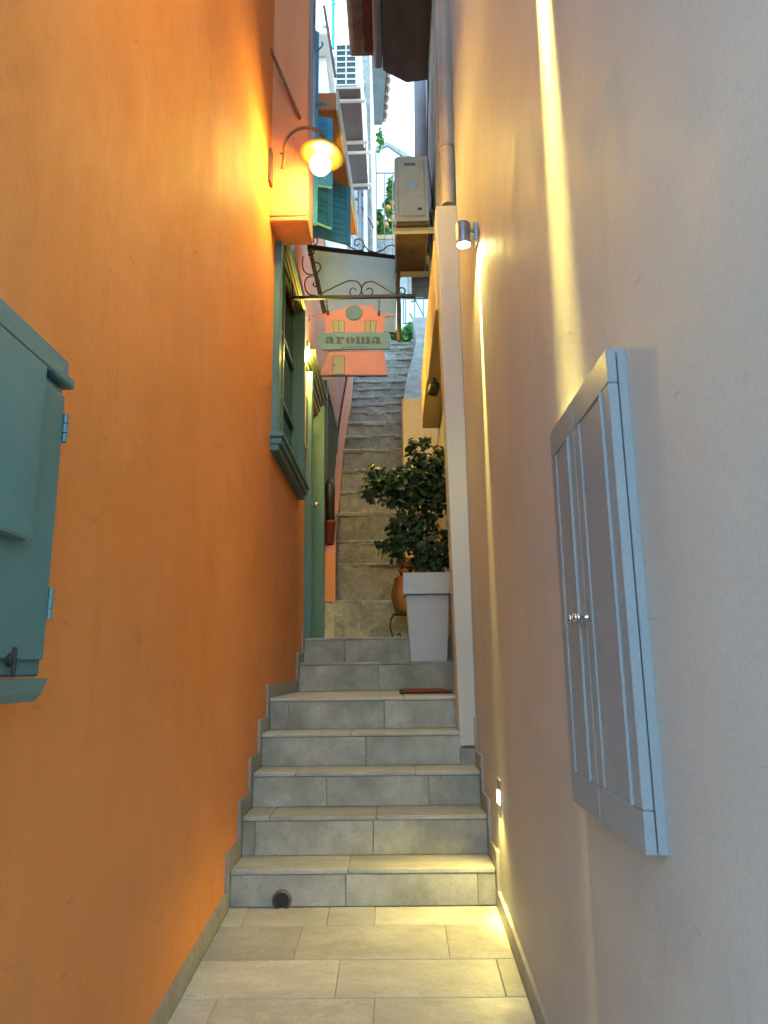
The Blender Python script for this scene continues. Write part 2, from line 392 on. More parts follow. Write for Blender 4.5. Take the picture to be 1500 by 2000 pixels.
# stepped skirting, a slab per step and side
def skirting(parent, x0, x1, name='skirting_slab', last=7, over=.05):
    for k in range(-1, last):
        if k < 0:
            for y0, y1 in ((.36, 1.3), (1.3, 2.2), (2.2, STEPY[0] - over)):
                MB().hexa([(x0, y0 + .001, fz(y0) - .02), (x1, y0 + .001, fz(y0) - .02), (x1, y1 - .001, fz(y1) - .02), (x0, y1 - .001, fz(y1) - .02),
                           (x0, y0 + .001, fz(y0) + .075), (x1, y0 + .001, fz(y0) + .075), (x1, y1 - .001, fz(y1) + .075), (x0, y1 - .001, fz(y1) + .075)], .0015).build(name, 'skirt', parent)
            continue
        y1 = STEPY[k + 1] - over if k < 6 else STEPY[k] + .1
        zb = (STEPZ[k - 1] if k else 0) - .02
        MB().box(x0, x1, STEPY[k] - over + .001, y1 - .001, zb, STEPZ[k] + .078, .0015).build(name, 'skirt', parent)

# upper landing and rustic stone stairs
EDGE = [1176, 1104, 1059, 1004, 963, 919, 880, 853, 827, 806, 790, 775, 760, 745, 730, 716, 703, 691, 680, 672]
EL = [655, 655, 655, 660, 664, 667, 671, 675, 680, 684, 686, 687, 688, 689, 690, 691, 692, 693, 694, 695]
RY, RZ, RX0, RX1 = [], [], [], []
for i, (e, l) in enumerate(zip(EDGE, EL)):
    Y = 7.5 + .31 * i; p = at(l, e, Y); RY.append(Y); RZ.append(p.z); RX0.append(p.x)
    RX1.append(min(.46, at(782 if i < 7 else 782 + (i - 6) * 3.6, e, Y).x + (.3 if i < 3 else .03)))
rs = MB()
for i in range(len(RY)):
    rs.box(-.70, .5, RY[i] + .12, RY[i] + .45, 0.9, RZ[i] - .06)
rustic = struct(rs.build('stone_stairs', 'mortar'))
def fbm(x, z, s):
    return (math.sin(x * 7.1 + s) * math.cos(z * 9.3 + s * 1.7) + .6 * math.sin(x * 17 + z * 13 + s * 2.3) + .4 * math.sin(x * 31 - z * 37 + s * 3.1)) / 2
for i in range(len(RY)):
    zb = RZ[i - 1] if i else STEPZ[6]; y0 = RY[i]; y1 = RY[i] + .33
    x0, x1 = RX0[i] - .05, RX1[i] + .02; nx, nz = 16, 5
    b = MB(); vs = []; fs = []
    for r in range(nz + 1):
        for q in range(nx + 1):
            tx, tz = q / nx, r / nz; x = x0 + (x1 - x0) * tx
            z = zb - .02 + (RZ[i] - zb + .02) * tz
            d = fbm(x, z, i * 5.3) * .034 + rnd.uniform(-.011, .011) + (.0 if i else -.02)
            if r == nz: z += fbm(x * .8, 0, i) * .008
            vs.append((x, y0 + d + .012 * (1 - tz), z))
    n = len(vs)
    for q in range(nx + 1):
        x = x0 + (x1 - x0) * q / nx; vs.append((x, y1, RZ[i] + fbm(x, 1, i) * .008))
    for r in range(nz):
        for q in range(nx):
            a = r * (nx + 1) + q; fs.append((a, a + 1, a + nx + 2, a + nx + 1))
    for q in range(nx): fs.append((nz * (nx + 1) + q, nz * (nx + 1) + q + 1, n + q + 1, n + q))
    st = b.add(vs, fs).build('stone_step', 'rough', rustic); auto(st, 50)
    xa = x0 + .03
    while xa < x1 - .04:      # separate tread stones, a little proud of the riser
        xb = min(x1, xa + rnd.uniform(.22, .42)); xb = x1 if x1 - xb < .12 else xb
        dy = rnd.uniform(-.012, .012); dz = rnd.uniform(-.008, .008); th = rnd.uniform(.035, .055)
        j = lambda: rnd.uniform(-.008, .008)
        ys, zt_ = y0 - .018 + dy, RZ[i] + .012 + dz
        MB().hexa([(xa + .004, ys + j(), zt_ - th + j()), (xb - .004, ys + j(), zt_ - th + j()), (xb - .004, y1, zt_ - th), (xa + .004, y1, zt_ - th),
                   (xa + .004 + j(), ys + j(), zt_ + j() * .5), (xb - .004, ys + j(), zt_ + j() * .5), (xb - .004, y1, zt_), (xa + .004, y1, zt_)], .009).build('tread_stone', 'tread', rustic)
        xa = xb
    if 0 < i < 11:   # remains of whitewash along the nosing
        b = MB(); x = x0 + .03
        while x < x1 - .06:
            L = rnd.uniform(.02, .06)
            if math.sin(x * 9 + i * 2.1) + rnd.uniform(-.7, .7) > -.3:
                h = rnd.uniform(.003, .010); yy = y0 - .016
                b.box(x, x + L + .01, yy - .012, yy + .05, RZ[i] - h * rnd.uniform(.3, 1.2), RZ[i] + .012 + rnd.uniform(0, .004), .002)
            x += L
        if b.v: b.build('whitewash_edge', 'edge', st)
topY, topZ = RY[-1] + .3, RZ[-1]
b = MB().box(-6, 7, topY, 60, topZ - 2.5, topZ - .005); struct(b.build('upper_terrace', 'rough'))
b = MB().box(-6, -2.6, 8, topY, -.7, topZ - .2).box(2.6, 7, 8, topY, -.7, topZ - .2); struct(b.build('hillside', 'rough'))

# ================================================================== LEFT: orange house
oh = thing('orange_house', 'orange plastered house lining the whole left side of the alley', 'house', (-2, 2.5, -.7))
W = MB()
WY0, WY1, WZ0, WZ1 = 4.44, 5.70, 2.50, 3.98          # window opening
DY0, DY1, DZ1 = 6.25, 7.25, 3.62                     # door opening
TOP = 6.4
W.box(-1.2, XL, .3, WY0, -.75, TOP + .6)
W.box(-1.2, XL, WY0, WY1, -.75, WZ0).box(-1.2, XL, WY0, WY1, WZ1, TOP)
W.box(-1.2, XL, WY1, DY0, -.75, TOP).box(-1.2, XL, DY0, DY1, DZ1, TOP).box(-1.2, XL, DY0, DY1, -.75, STEPZ[6])
W.box(-1.2, XL, DY1, 7.62, -.75, TOP).box(-1.2, XL, 7.62, 9.5, -.75, 5.905)
W.box(-6, -1.2, .3, 7.62, -.75, TOP)
wall = W.build('wall', 'orange', oh)
skirting(oh, XL - .01, XLs)
# boxed-in pier carrying the lamp
pc = MB(); fr = 4.16
pc.box(XL - .01, -.512, fr, 4.44, 3.815, TOP + .4, .006); pier = pc.build('boxed_pier', 'orange_box', oh)
MB().box(-.512, -.488, fr - .006, 4.3, 4.35, TOP + .4, .003).build('corner_strip', 'lilac', pier)
b = MB().box(XL, -.52, fr - .003, fr + .01, 3.845, 3.852).build('pier_joint', 'black', pier)
# window: projecting teal frame
win = MB().box(-.80, -.712, WY0 - .06, WY0 + .03, WZ0 - .03, WZ1 + .09, .006).build('window', 'teal', oh)
b = MB().box(-.815, -.708, WY1 - .05, WY1 + .05, WZ0 - .03, WZ1 + .09, .006)
for q in (-.785, -.765, -.745, -.725): b.box(q - .004, q + .004, WY1 - .056, WY1 - .05, WZ0, WZ1)
b.build('far_jamb', 'teal', win)
MB().box(-.80, -.70, WY0 + .03, WY1 - .05, WZ1, WZ1 + .09, .004).build('head_rail', 'teal', win)
for i in range(4): MB().box(-.79 + i * .022, -.775 + i * .022, WY0 + .03, WY1 - .06, WZ1 - .05 + .01 * i, WZ1 + .0, .002).build('head_moulding', 'olive', win)
MB().box(-.82, -.812, WY0 + .02, WY1 - .04, WZ0, WZ1).build('pane', 'glass', win)
for zz in (2.95, 3.45): MB().box(-.812, -.79, WY0 + .03, WY1 - .05, zz - .015, zz + .015, .003).build('glazing_bar', 'teal', win)
MB().box(-.812, -.785, 5.02, 5.06, WZ0, WZ1, .003).build('glazing_bar', 'teal', win)
s = MB().box(-.79, -.668, WY0 - .1, WY1 + .05, WZ0 - .062, WZ0 - .03, .006).build('sill', 'teal', win)
for i in range(2): MB().box(XL - .01, -.682 - i * .02, WY0 - .085 + .01 * i, WY1 + .035 - .01 * i, WZ0 - .104 - i * .04, WZ0 - .064 - i * .04, .004).build('sill_moulding', 'teal', s)
# door: deep teal frame with a moulded head
dr = MB().box(-.79, -.70, DY0 - .1, DY0, STEPZ[6], DZ1 + .02, .005).build('door', 'teal', oh)
b = MB().box(-.84, -.69, DY1 - .03, DY1 + .05, STEPZ[6], DZ1 + .1, .006)
b.build('far_jamb', 'teal', dr)
MB().box(-.875, -.84, DY0 - .02, DY1 + .02, STEPZ[6], DZ1).build('leaf', 'teal', dr)
for i in range(4): MB().box(-.80 + i * .0, -.735 + i * .022, DY0 - .22 + .03 * i, DY1 + .06, DZ1 + .03 + i * .05, DZ1 + .07 + i * .05, .004).build('head_moulding', 'olive', dr)
hp = onX(606, 912, -.675)
MB().tube([(-.71, DY0 - .05, 2.42), (-.665, DY0 - .05, 2.42)], .011, 10).lathe([(.0, -.03), (.022, -.02), (.027, 0), (.022, .018), (0, .026)], (-.66, DY0 - .05, 2.42), 14, (1, 0, 0)).build('handle', 'chrome', dr, smooth=True)
# shutters hung on the upper windows
def shutter(hx, hy, ex, ey, z0, z1, z0b=None, z1b=None, name='shutter', slats=True):
    a, c = Vector((hx, hy, 0)), Vector((ex, ey, 0)); d = (c - a); L = d.length; d.normalize(); nrm = Vector((-d.y, d.x, 0)) * .016
    def bar(u0, u1, v0, v1, th):
        n2 = nrm * th; q = [a + d * u0 - n2, a + d * u1 - n2, a + d * u1 + n2, a + d * u0 + n2]
        return [p + Vector((0, 0, v0)) for p in q] + [p + Vector((0, 0, v1)) for p in q]
    sh = MB().hexa(bar(0, .05, z0, z1, 1), .003).build(name, 'blue', oh)
    MB().hexa(bar(L - .05, L, z0, z1, 1), .003).build('stile', 'blue', sh)
    for v0, v1 in ((z1 - .07, z1), (z0, z0 + .07), ((z0 + z1) / 2 - .03, (z0 + z1) / 2 + .03)): MB().hexa(bar(.051, L - .051, v0, v1, .95), .003).build('rail', 'blue', sh)
    n = max(3, int((z1 - z0 - .14) / .05)); sp_ = (z1 - z0 - .14) / n
    for i in range(n):
        z = z0 + .07 + i * sp_
        MB().hexa(bar(.051, L - .051, z + .004, z + sp_ - .004, .6)).build('slat', 'blue', sh)
    return sh
shutter(-.75, 4.60, -.512, 4.70, 4.14, 5.78)
shutter(-.75, 4.82, -.42, 4.92, 4.60, 5.20)
shutter(-.745, 5.25, -.47, 5.45, 4.60, 5.14)
shutter(-.745, 5.75, -.345, 5.95, 4.76, 5.345)
MB().tube([(-.52, 4.68, 5.60), (-.49, 4.66, 5.61), (-.475, 4.66, 5.635), (-.48, 4.66, 5.655)], .007).build('shutter_hook', 'blue', oh)
MB().tube([(-.53, 4.68, 5.12), (-.47, 4.66, 5.12), (-.44, 4.66, 5.105)], .010).build('shutter_hook', 'blue', oh)
# balcony slab above the door
zb = 5.36; f0, f1 = 5.0, 6.72
bl = MB().hexa([(-.76, f0, zb), (-.405, f0, zb), (-.33, f1, zb), (-.76, f1, zb), (-.76, f0, zb + .16), (-.405, f0, zb + .16), (-.33, f1, zb + .16), (-.76, f1, zb + .16)], .006).build('balcony_slab', 'orange_box', oh)
MB().hexa([(-.403, f0 - .004, zb - .012), (-.383, f0 - .004, zb - .012), (-.308, f1, zb - .012), (-.328, f1, zb - .012), (-.403, f0 - .004, zb + .175), (-.383, f0 - .004, zb + .175), (-.308, f1, zb + .175), (-.328, f1, zb + .175)], .003).build('drip_edge', 'white', bl)
# diagonal rod on the pier and the small details on the wall
a, c = at(528, 95, fr - .1), at(583, 225, fr - .02)
MB().tube([a + Vector((-.03, .09, .03)), a, c, c + Vector((.008, .02, -.008))], .011).build('iron_rod', 'terracotta', oh)
hk = onX(600, 632, -.73)
MB().tube([(-.755, 5.86, 4.02), (-.70, 5.86, 4.02), (-.70, 5.86, 3.97), (-.755, 5.86, 3.97)], .006).build('wall_hook', 'iron', oh)

# teal meter cabinet on the near left wall
mc = thing('meter_cabinet', 'teal painted metal meter cabinet on the near orange wall', 'cabinet', (-.71, 1.1, .95))
MB().box(-.75, -.665, .55, 1.395, 1.005, 1.575, .004).build('body', 'tealbox', mc)
d = MB().box(-.664, -.655, .56, 1.385, 1.035, 1.555, .002).build('door', 'tealbox', mc)
MB().box(-.655, -.625, .6, 1.245, 1.236, 1.56, .004).build('raised_panel', 'tealbox', d)
MB().box(-.75, -.648, .54, 1.41, 1.578, 1.60, .004).build('cornice', 'tealbox', mc)
MB().box(-.75, -.66, .54, 1.405, 1.602, 1.64, .006).build('hood', 'tealbox', mc)
MB().prism([(-.75, 1.40, .955), (-.672, 1.40, .96), (-.66, 1.40, .975), (-.65, 1.40, 1.002), (-.75, 1.40, 1.002)], (0, -.85, 0)).build('base_moulding', 'tealbox', mc)
for zz in (1.47, 1.12): 
    for q in range(3): MB().lathe([(.006, -.009), (.006, .009)], (-.654, 1.392, zz + .02 * q), 8).build('hinge', 'tealbox', mc)
MB().lathe([(.012, 0), (.012, .006), (.008, .009), (0, .009)], (-.655, 1.262, 1.033), 14, (1, 0, 0)).box(-.650, -.643, 1.258, 1.266, 1.005, 1.055, .002).build('latch', 'black', d)

# gooseneck wall lamp on the pier
gl = thing('gooseneck_lamp', 'gooseneck wall lamp with lit globe above the alley', 'wall lamp', (-.70, 4.1, 4.03))
pb = at(549, 320, 4.0)
MB().box(-.753, -.735, 4.06, 4.13, 4.03, 4.27, .003).build('wall_plate', 'bronze', gl)
path = [at(551, 330, 4.08), at(553, 320, 4.06), at(556, 290, 4.03)]
cc = at(594, 285, 4.0); rr = .128
for i in range(15):
    t = math.pi * (1.0 - i / 14 * .98) + .05
    path.append(Vector((cc.x + rr * math.cos(t), 4.02 - .05 * i / 14, cc.z + rr * 1.0 * math.sin(t) + .0)))
sh_c = at(629, 300, 3.96)
path.append(Vector((sh_c.x, 3.965, sh_c.z + .05)))
MB().tube(path, .0105, 10).build('arm', 'bronze', gl, smooth=True)
MB().tube([at(549, 300, 4.08), at(557, 298, 4.04)], .008).build('arm_stay', 'bronze', gl)
ax = Vector((.12, .10, 1)).normalized()
base = Vector((sh_c.x, 3.965, sh_c.z))
shd = MB().lathe([(.0, .03), (.03, .03), (.032, .012), (.05, .006), (.09, .001), (.134, -.009), (.138, -.011), (.136, -.015), (.09, -.005), (.05, .0), (.02, .001)], base, 36, ax, cap=False).build('shade', 'enamel', gl, smooth=True)
MB().lathe([(.026, .025), (.03, .045), (.022, .062), (.012, .07), (0, .07)], base, 20, ax, cap=False).build('shade_cap', 'bronze', gl, smooth=True)
bc = base - ax * .082
bu = MB().lathe([(0, -.064)] + [(.064 * math.sin(math.pi * k / 14), -.064 * math.cos(math.pi * k / 14)) for k in range(1, 14)] + [(0, .064)], bc, 24, ax, cap=False).build('globe', 'bulb', gl, smooth=True)
bu.visible_shadow = True
lamp_light('globe_light', 'POINT', bc - ax * .0, gl, 17, WARM, .07)

# small lamp between window and door
sl_ = thing('bulkhead_lamp', 'small lit bulkhead lamp on orange wall between window and door', 'wall lamp', (-.74, 5.87, 3.55))
MB().box(-.754, -.735, 5.84, 5.92, 3.62, 3.80, .004).build('back_plate', 'steel', sl_)
MB().box(-.735, -.700, 5.845, 5.915, 3.74, 3.80, .004).build('cap', 'steel', sl_)
MB().lathe([(.0, 0), (.018, .01), (.02, .05), (.016, .09)], (-.716, 5.88, 3.645), 12).build('diffuser', 'steplight', sl_, smooth=True)
lamp_light('bulkhead_light', 'POINT', (-.675, 5.95, 3.70), sl_, 4, WARM, .03)

# framed plaque
p0 = onX(597, 765, -.752); p1 = onX(607, 850, -.752)
pq = thing('wall_plaque', 'small framed plaque on the wall left of the door', 'plaque', (-.75, 6.03, 2.95))
MB().box(-.754, -.735, 5.98, 6.14, 2.92, 3.38, .004).build('frame', 'white', pq)
MB().box(-.735, -.731, 6.0, 6.12, 2.94, 3.36, .001).build('panel', 'wood', pq)

# ================================================================== salmon and white houses further up on the left
sh = thing('salmon_house', 'salmon plastered house beside the rough stone stairs', 'house', (-2, 10, 0))
b = MB().box(-5, XL - .002, 9.51, 12.8, -.7, 5.9); b.build('wall', 'salmon', sh)
wn = MB().box(-.80, -.715, 7.75, 7.82, 2.95, 4.22, .004).box(-.80, -.715, 9.3, 9.37, 2.95, 4.22, .004).box(-.8, -.715, 7.82, 9.3, 4.15, 4.22, .004).build('window', 'olive', oh)
MB().box(-.79, -.735, 7.82, 9.3, 2.95, 4.15).build('pane', 'glass', wn)
for i in range(7): MB().box(-.735, -.722, 7.9 + i * .2, 7.93 + i * .2, 2.95, 4.15).build('bar', 'olive', wn)
MB().box(-.78, -.71, 7.74, 9.4, 2.88, 2.94, .004).build('sill', 'wood', wn)
MB().box(-.762, -.752, 12.2, 12.7, 5.9, 7.2).build('corner_post', 'white', sh)
wh = thing('white_house', 'white plastered upper storey carrying two air conditioners', 'house', (-2, 9.5, 5.9))
MB().box(-5, -.74, 7.63, 13.2, 5.91, 8.4).build('wall', 'white', wh)
b = MB().box(-5, -.66, 7.3, 13.3, 8.41, 8.5, .01); b.build('roof', 'white', wh)
for i in range(9): MB().lathe([(.0, 0), (.06, .02), (.05, .1), (0, .12)], (-.75 + rnd.uniform(-.05, .05), 7.4 + i * .12, 8.49), 7).build('coping_stone', 'greystone', wh)
gh = thing('stone_house', 'tall grey stone house standing behind the air conditioners', 'house', (-2, 17, topZ))
MB().box(-5, -.36, 14.6, 22, topZ, topZ + 2.1).build('ground_floor_wall', 'white', gh)
MB().box(-5, -.38, 14.62, 22, topZ + 2.101, 15.2).build('wall', 'greystone', gh)
MB().box(-.345, -.27, 14.5, 14.6, topZ + 1.6, 15.2, .005).build('corner_pilaster', 'white', gh)
for i, (xx, r) in enumerate(((-.50, .045), (-.62, .035), (-.46, .02))):
    MB().tube([(xx, 14.5, topZ + 1.5), (xx, 14.5, 13.6 - i), (xx - .1, 14.52, 14.4 - i)], r, 10).build('drainpipe', 'lilac' if i else 'white', gh)
for i in range(6):
    for j in range(2): MB().box(-.84 + j * .21, -.66 + j * .21, 14.55, 14.63, 11.0 + i * .36 + .1 * j, 11.3 + i * .36 + .1 * j, .02).build('stone', 'greystone', gh)
for i in range(3): MB().box(-.70 + .11 * i, -.66 + .11 * i, 14.5, 14.58, topZ, topZ + 1.5, .005).build('porch_post', 'lilac' if i == 1 else 'white', gh)
# eave of the stone house with scalloped tiles
ev = MB().hexa([(-.27, 11.6, 12.35), (.03, 11.6, 12.35), (-.09, 13.5, 12.35), (-.27, 13.5, 12.35), (-.27, 11.6, 12.45), (.03, 11.6, 12.45), (-.09, 13.5, 12.45), (-.27, 13.5, 12.45)]).build('eave', 'soffit', gh)
for i in range(8): MB().lathe([(.075, 0), (.085, .1), (.06, .25)], (.07 - .12 * i / 7, 11.6 + i * .235, 12.46), 10, (0, 1, 0)).build('roof_tile', 'lilac', ev)

# two white air conditioners
def aircon_white(x0, x1, y0, L, z0, hgt, label):
    t = thing('air_conditioner', label, 'air conditioner', ((x0 + x1) / 2, y0 + L / 2, z0), 'air conditioners on the white house')
    MB().box(x0, x1, y0, y0 + L, z0, z0 + hgt, .012).build('case', 'acwhite', t)
    wd = x1 - x0; gx0, gx1 = x0 + .01, x1 - .06
    MB().box(gx0, gx1, y0 - .004, y0 + .002, z0 + .03, z0 + hgt - .03).build('grille', 'acdark', t)
    n = 7
    for i in range(n + 1):
        z = z0 + .03 + (hgt - .06) * i / n; MB().box(gx0, gx1, y0 - .012, y0 - .005, z - .009, z + .009).build('grille_slat', 'acwhite', t)
    for xx in (gx0, (gx0 + gx1) / 2, gx1): MB().box(xx - .007, xx + .007, y0 - .018, y0 - .0125, z0 + .02, z0 + hgt - .02).build('grille_bar', 'acwhite', t)
    MB().box(x0 + .01, x1 - .015, y0 + .01, y0 + L - .01, z0 - .008, z0 - .001).build('base_plate', 'lilac', t)
    for yy in (y0 + .16, y0 + L - .16):
        MB().tube([(-.745, yy, z0 - .032), (x1 + .03, yy, z0 - .032), (x1 + .035, yy, z0 - .02)], .022, 8).build('bracket', 'acwhite', t)
    return t
A0 = at(655, 172, 7.1); A1 = at(706, 172, 7.1)
aircon_white(A0.x, A1.x, 7.1, 1.0, A0.z, at(655, 85, 7.1).z - A0.z, 'white air conditioner with barred grille, nearer one of the two')
B0 = at(682, 278, 8.55); B1 = at(716, 278, 8.55)
aircon_white(B0.x - .05, B1.x, 8.55, 1.0, B0.z, .42, 'white air conditioner with barred grille, lower in the picture behind the other')
# turquoise post and brown stick
tp = at(651, 95, 9); tp2 = at(651, -40, 9)
p = thing('awning_post', 'turquoise post standing on the white house', 'post', tp)
MB().tube([tp, tp2], .022, 8).build('post', 'cyan', p)
for yy in (2, 10): q = at(647, yy, 9); MB().tube([q, q + Vector((.03, 0, 0)), q + Vector((.06, 0, .03))], .016, 6).build('clamp', 'cyan', p)
tag(MB().tube([at(633, 12, 7.0), at(655, 150, 7.0)], .016, 8).build('wooden_stick', 'rust'), 'thin brown stick leaning beside the turquoise post', 'stick')

# ================================================================== kerb wall beside the rough stairs
kb = MB(); n = len(RY); prof = []
def kz(i): return RZ[i] + .09
xs0 = -.725
base = [(7.44, 2.19)] + [(RY[i] + .1, RZ[i] + .14) for i in range(2, n - 2)]
vs = []; fs = []
for j, (yy, zz) in enumerate(base):
    i = max(1, min(n - 1, j + 1)); xr = (RX0[i] + .002) if j else at(655, 1085, 7.44).x
    vs += [(xs0, yy, zz), (xr, yy, zz), (xr, yy, 1.7 if j == 0 else zz - .9), (xs0, yy, 1.7 if j == 0 else zz - .9)]
for j in range(len(base) - 1):
    a = 4 * j; fs += [(a, a + 1, a + 5, a + 4), (a + 1, a + 2, a + 6, a + 5), (a + 2, a + 3, a + 7, a + 6), (a + 3, a, a + 4, a + 7)]
fs += [(3, 2, 1, 0), tuple(len(vs) - 4 + k for k in range(4))]
kb.add(vs, fs)
kt = thing('stair_kerb', 'salmon orange kerb wall climbing along the rough stairs', 'kerb wall', (-.66, 7.44, STEPZ[6]))
kb.build('coping', 'orange_box', kt)
MB().box(xs0, -.595, 7.45, 7.9, STEPZ[6], 1.70, .008).build('plinth', 'rough', kt)
# pots on the kerb
pt = thing('kerb_flower_pot', 'dark red pot with black liner on the salmon kerb', 'flower pot', (-.68, 7.72, 2.33))
MB().lathe([(.045, 0), (.06, .22), (.066, .22), (.066, .25), (.05, .25)], (-.675, 7.72, 2.34), 18).build('pot', 'darkpot', pt, smooth=True)
MB().lathe([(.05, .0), (.056, .36), (.05, .40), (.03, .46), (0, .46)], (-.675, 7.72, 2.591), 16).build('liner', 'black', pt, smooth=True)

# ================================================================== RIGHT: greige house
rh = thing('greige_house', 'pale greige plastered house lining the right side of the alley', 'house', (2, 2.5, -.7))
W = MB().box(XR, 4, .35, 4.24, -.75, 6.6)
W.box(XR + .02, 4, 4.24, 4.62, -.7, 3.3).box(XR + .02, 4, 5.65, 6.85, -.7, 3.3).box(XR + .02, 4, 4.62, 5.65, 2.95, 3.3).box(XR + .02, 4, 4.62, 5.65, -.7, .87)
W.build('wall', 'greige', rh)
skirting(rh, XRs, XR + .01, last=4, over=.05)
pl = MB().hexa([(.352, 4.20, .60), (XR - .001, 4.20, .60), (XR - .001, 4.40, .60), (.352, 4.40, .60), (.308, 4.20, 3.93), (XR - .001, 4.20, 3.93), (XR - .001, 4.40, 3.93), (.308, 4.40, 3.93)], .004).build('door_pilaster', 'greige', rh)
MB().box(.35, XR, 4.192, 4.40, .40, .585, .002).build('pilaster_base', 'skirt', pl)
cn = MB().box(.30, 1.2, 4.405, 6.8, 3.305, 3.81, .004).build('door_canopy', 'cream', rh)
MB().box(.293, .299, 5.6, 6.6, 3.31, 3.5).build('fascia_strip', 'cream', cn)
dl = MB().box(.50, .54, 4.63, 5.64, .875, 2.95).build('door', 'wood', rh)
for zz in (1.0, 1.65, 2.3): MB().box(.488, .50, 4.72, 5.55, zz, zz + .5, .006).build('door_panel', 'wood', dl)

# tan downpipe on the corner
dp = thing('tan_downpipe', 'tan downpipe running down the right wall corner onto the pilaster', 'downpipe', (.37, 4.33, 3.93))
b0 = at(876, 402, 4.32); b1 = at(866, 0, 4.32)
MB().tube([b0, b0.lerp(b1, .27)], .046, 18).build('lower_pipe', 'tanpipe', dp, smooth=False)
MB().tube([b0.lerp(b1, .262), b0.lerp(b1, .285)], .056, 18).build('collar', 'tanpipe', dp)
MB().tube([b0.lerp(b1, .28), b0.lerp(b1, 1.3)], .050, 18).build('upper_pipe', 'tanpipe', dp)
MB().tube([b0 + Vector((.045, .07, 0)), b0.lerp(b1, 1.3) + Vector((.045, .07, 0))], .02, 10).build('cable_duct', 'tanpipe', dp)
for o in dp.children: auto(o)

# white double-door cabinet
wc = thing('white_wall_cabinet', 'white double door cupboard mounted on the right wall', 'cabinet', (.42, 1.51, .71))
CY0, CY1, CZ0, CZ1 = 1.298, 1.81, .705, 1.602
MB().box(.429, XR + .002, CY0, CY1, CZ0, CZ1, .0025).build('frame', 'whitepaint', wc)
mid = 1.575
for (a, c) in ((CY0 + .001, mid - .0015), (mid + .0015, CY1 - .001)):
    d = MB()
    d.box(.408, .427, a, c, CZ0 + .001, CZ0 + .07, .002).box(.408, .427, a, c, CZ1 - .07, CZ1 - .001, .002)
    d.box(.408, .427, a, a + .045, CZ0 + .0705, CZ1 - .0705, .002).box(.408, .427, c - .045, c, CZ0 + .0705, CZ1 - .0705, .002)
    d = d.build('door', 'whitepaint', wc)
    MB().box(.4112, .426, a + .0455, c - .0455, CZ0 + .0705, CZ1 - .0705).build('panel', 'whitepaint', d)
    m = MB()
    for q in (a + .047,): m.box(.4035, .4107, q, q + .005, CZ0 + .072, CZ1 - .072)
    m.build('panel_bead', 'whitepaint', d)
    ky = mid - .024 if a < mid - .1 else mid + .024
    MB().lathe([(.0055, 0), (.0055, .004), (.0035, .006), (.0035, .016), (.006, .018), (.0085, .020), (.0085, .024), (.007, .025), (.0085, .026), (.0085, .030), (.006, .033), (0, .033)], (.408, ky, 1.112), 16, (-1, 0, 0)).build('knob', 'chrome', d, smooth=True)

# cylinder wall spots shining down the right wall
def wall_spot(Y, z, label, energy, cone, glow, tilt):
    t = thing('wall_spot', label, 'wall lamp', (.40, Y, z - .06), 'cylinder spots on the right wall')
    MB().box(.425, XR + .002, Y - .03, Y + .03, z - .055, z + .055, .004).build('wall_mount', 'steel', t)
    MB().tube([(.43, Y, z + .02), (.40, Y, z + .02)], .014, 10).build('arm', 'steel', t)
    auto(MB().lathe([(.0, .062), (.034, .062), (.037, .058), (.037, -.055), (.033, -.056), (.033, -.045), (0, -.045)], (.374, Y, z), 24, cap=False).build('body', 'steel', t))
    MB().lathe([(.0, -.047), (.032, -.047)], (.374, Y, z), 20, (0, 0, 1), cap=False).build('lens', 'spot', t)
    lamp_light('spot_light', 'SPOT', (.431, Y, z - .06), t, energy, WARM2, .008, (tilt, 0, -1), cone, 1.0)
    lamp_light('spot_glow', 'SPOT', (.385, Y, z - .06), t, glow, WARM2, .012, (.15, 0, -1), 130, .9)
    return t
wall_spot(3.30, 3.135, 'grey cylinder wall spot shining down beside the door pilaster', 330, 11, 2.4, .06)
wall_spot(1.72, 3.9, 'grey cylinder wall spot above the white cupboard', 3600, 14, .5, .095)
# recessed step lights
def step_light(Y, z, X, label, energy, h=.075, aim=(-.55, -.12, -1)):
    t = thing('step_light', label, 'step light', (X, Y, z - h), 'recessed step lights')
    MB().box(X - .004, X + .02, Y - .045, Y + .045, z - h, z + h, .001).build('frame', 'chrome', t)
    MB().box(X - .006, X - .0045, Y - .038, Y + .038, z - h * .35, z + h * .35).build('lens', 'steplight', t)
    lamp_light('step_glow', 'SPOT', (X - .02, Y, z), t, energy, WARM2, .03, aim, 125, .7)
    return t
sp = onX(976, 1557, XR)
step_light(sp.y, sp.z, XR, 'small lit recessed step light low on the right wall', 1.8)
sp2 = at(880, 1152, 6.25)
step_light(6.3, sp2.z, XR + .02, 'small lit recessed light half hidden behind the white planter', 1.0, .06, (-1, .9, .25))

# black camera lamp under the canopy
cp = at(848, 757, 5.55)
cl = thing('canopy_lamp', 'small black lamp hanging under the canopy of the right door', 'lamp', (cp.x, 5.55, cp.z))
MB().tube([(cp.x, 5.55, cp.z + .02), (cp.x, 5.55, 3.304)], .012, 8).build('stem', 'black', cl)
MB().lathe([(.0, .05), (.03, .045), (.045, .02), (.05, -.04), (.042, -.06), (.0, -.05)], cp, 16, (.2, -.5, .6)).build('head', 'black', cl, smooth=True)

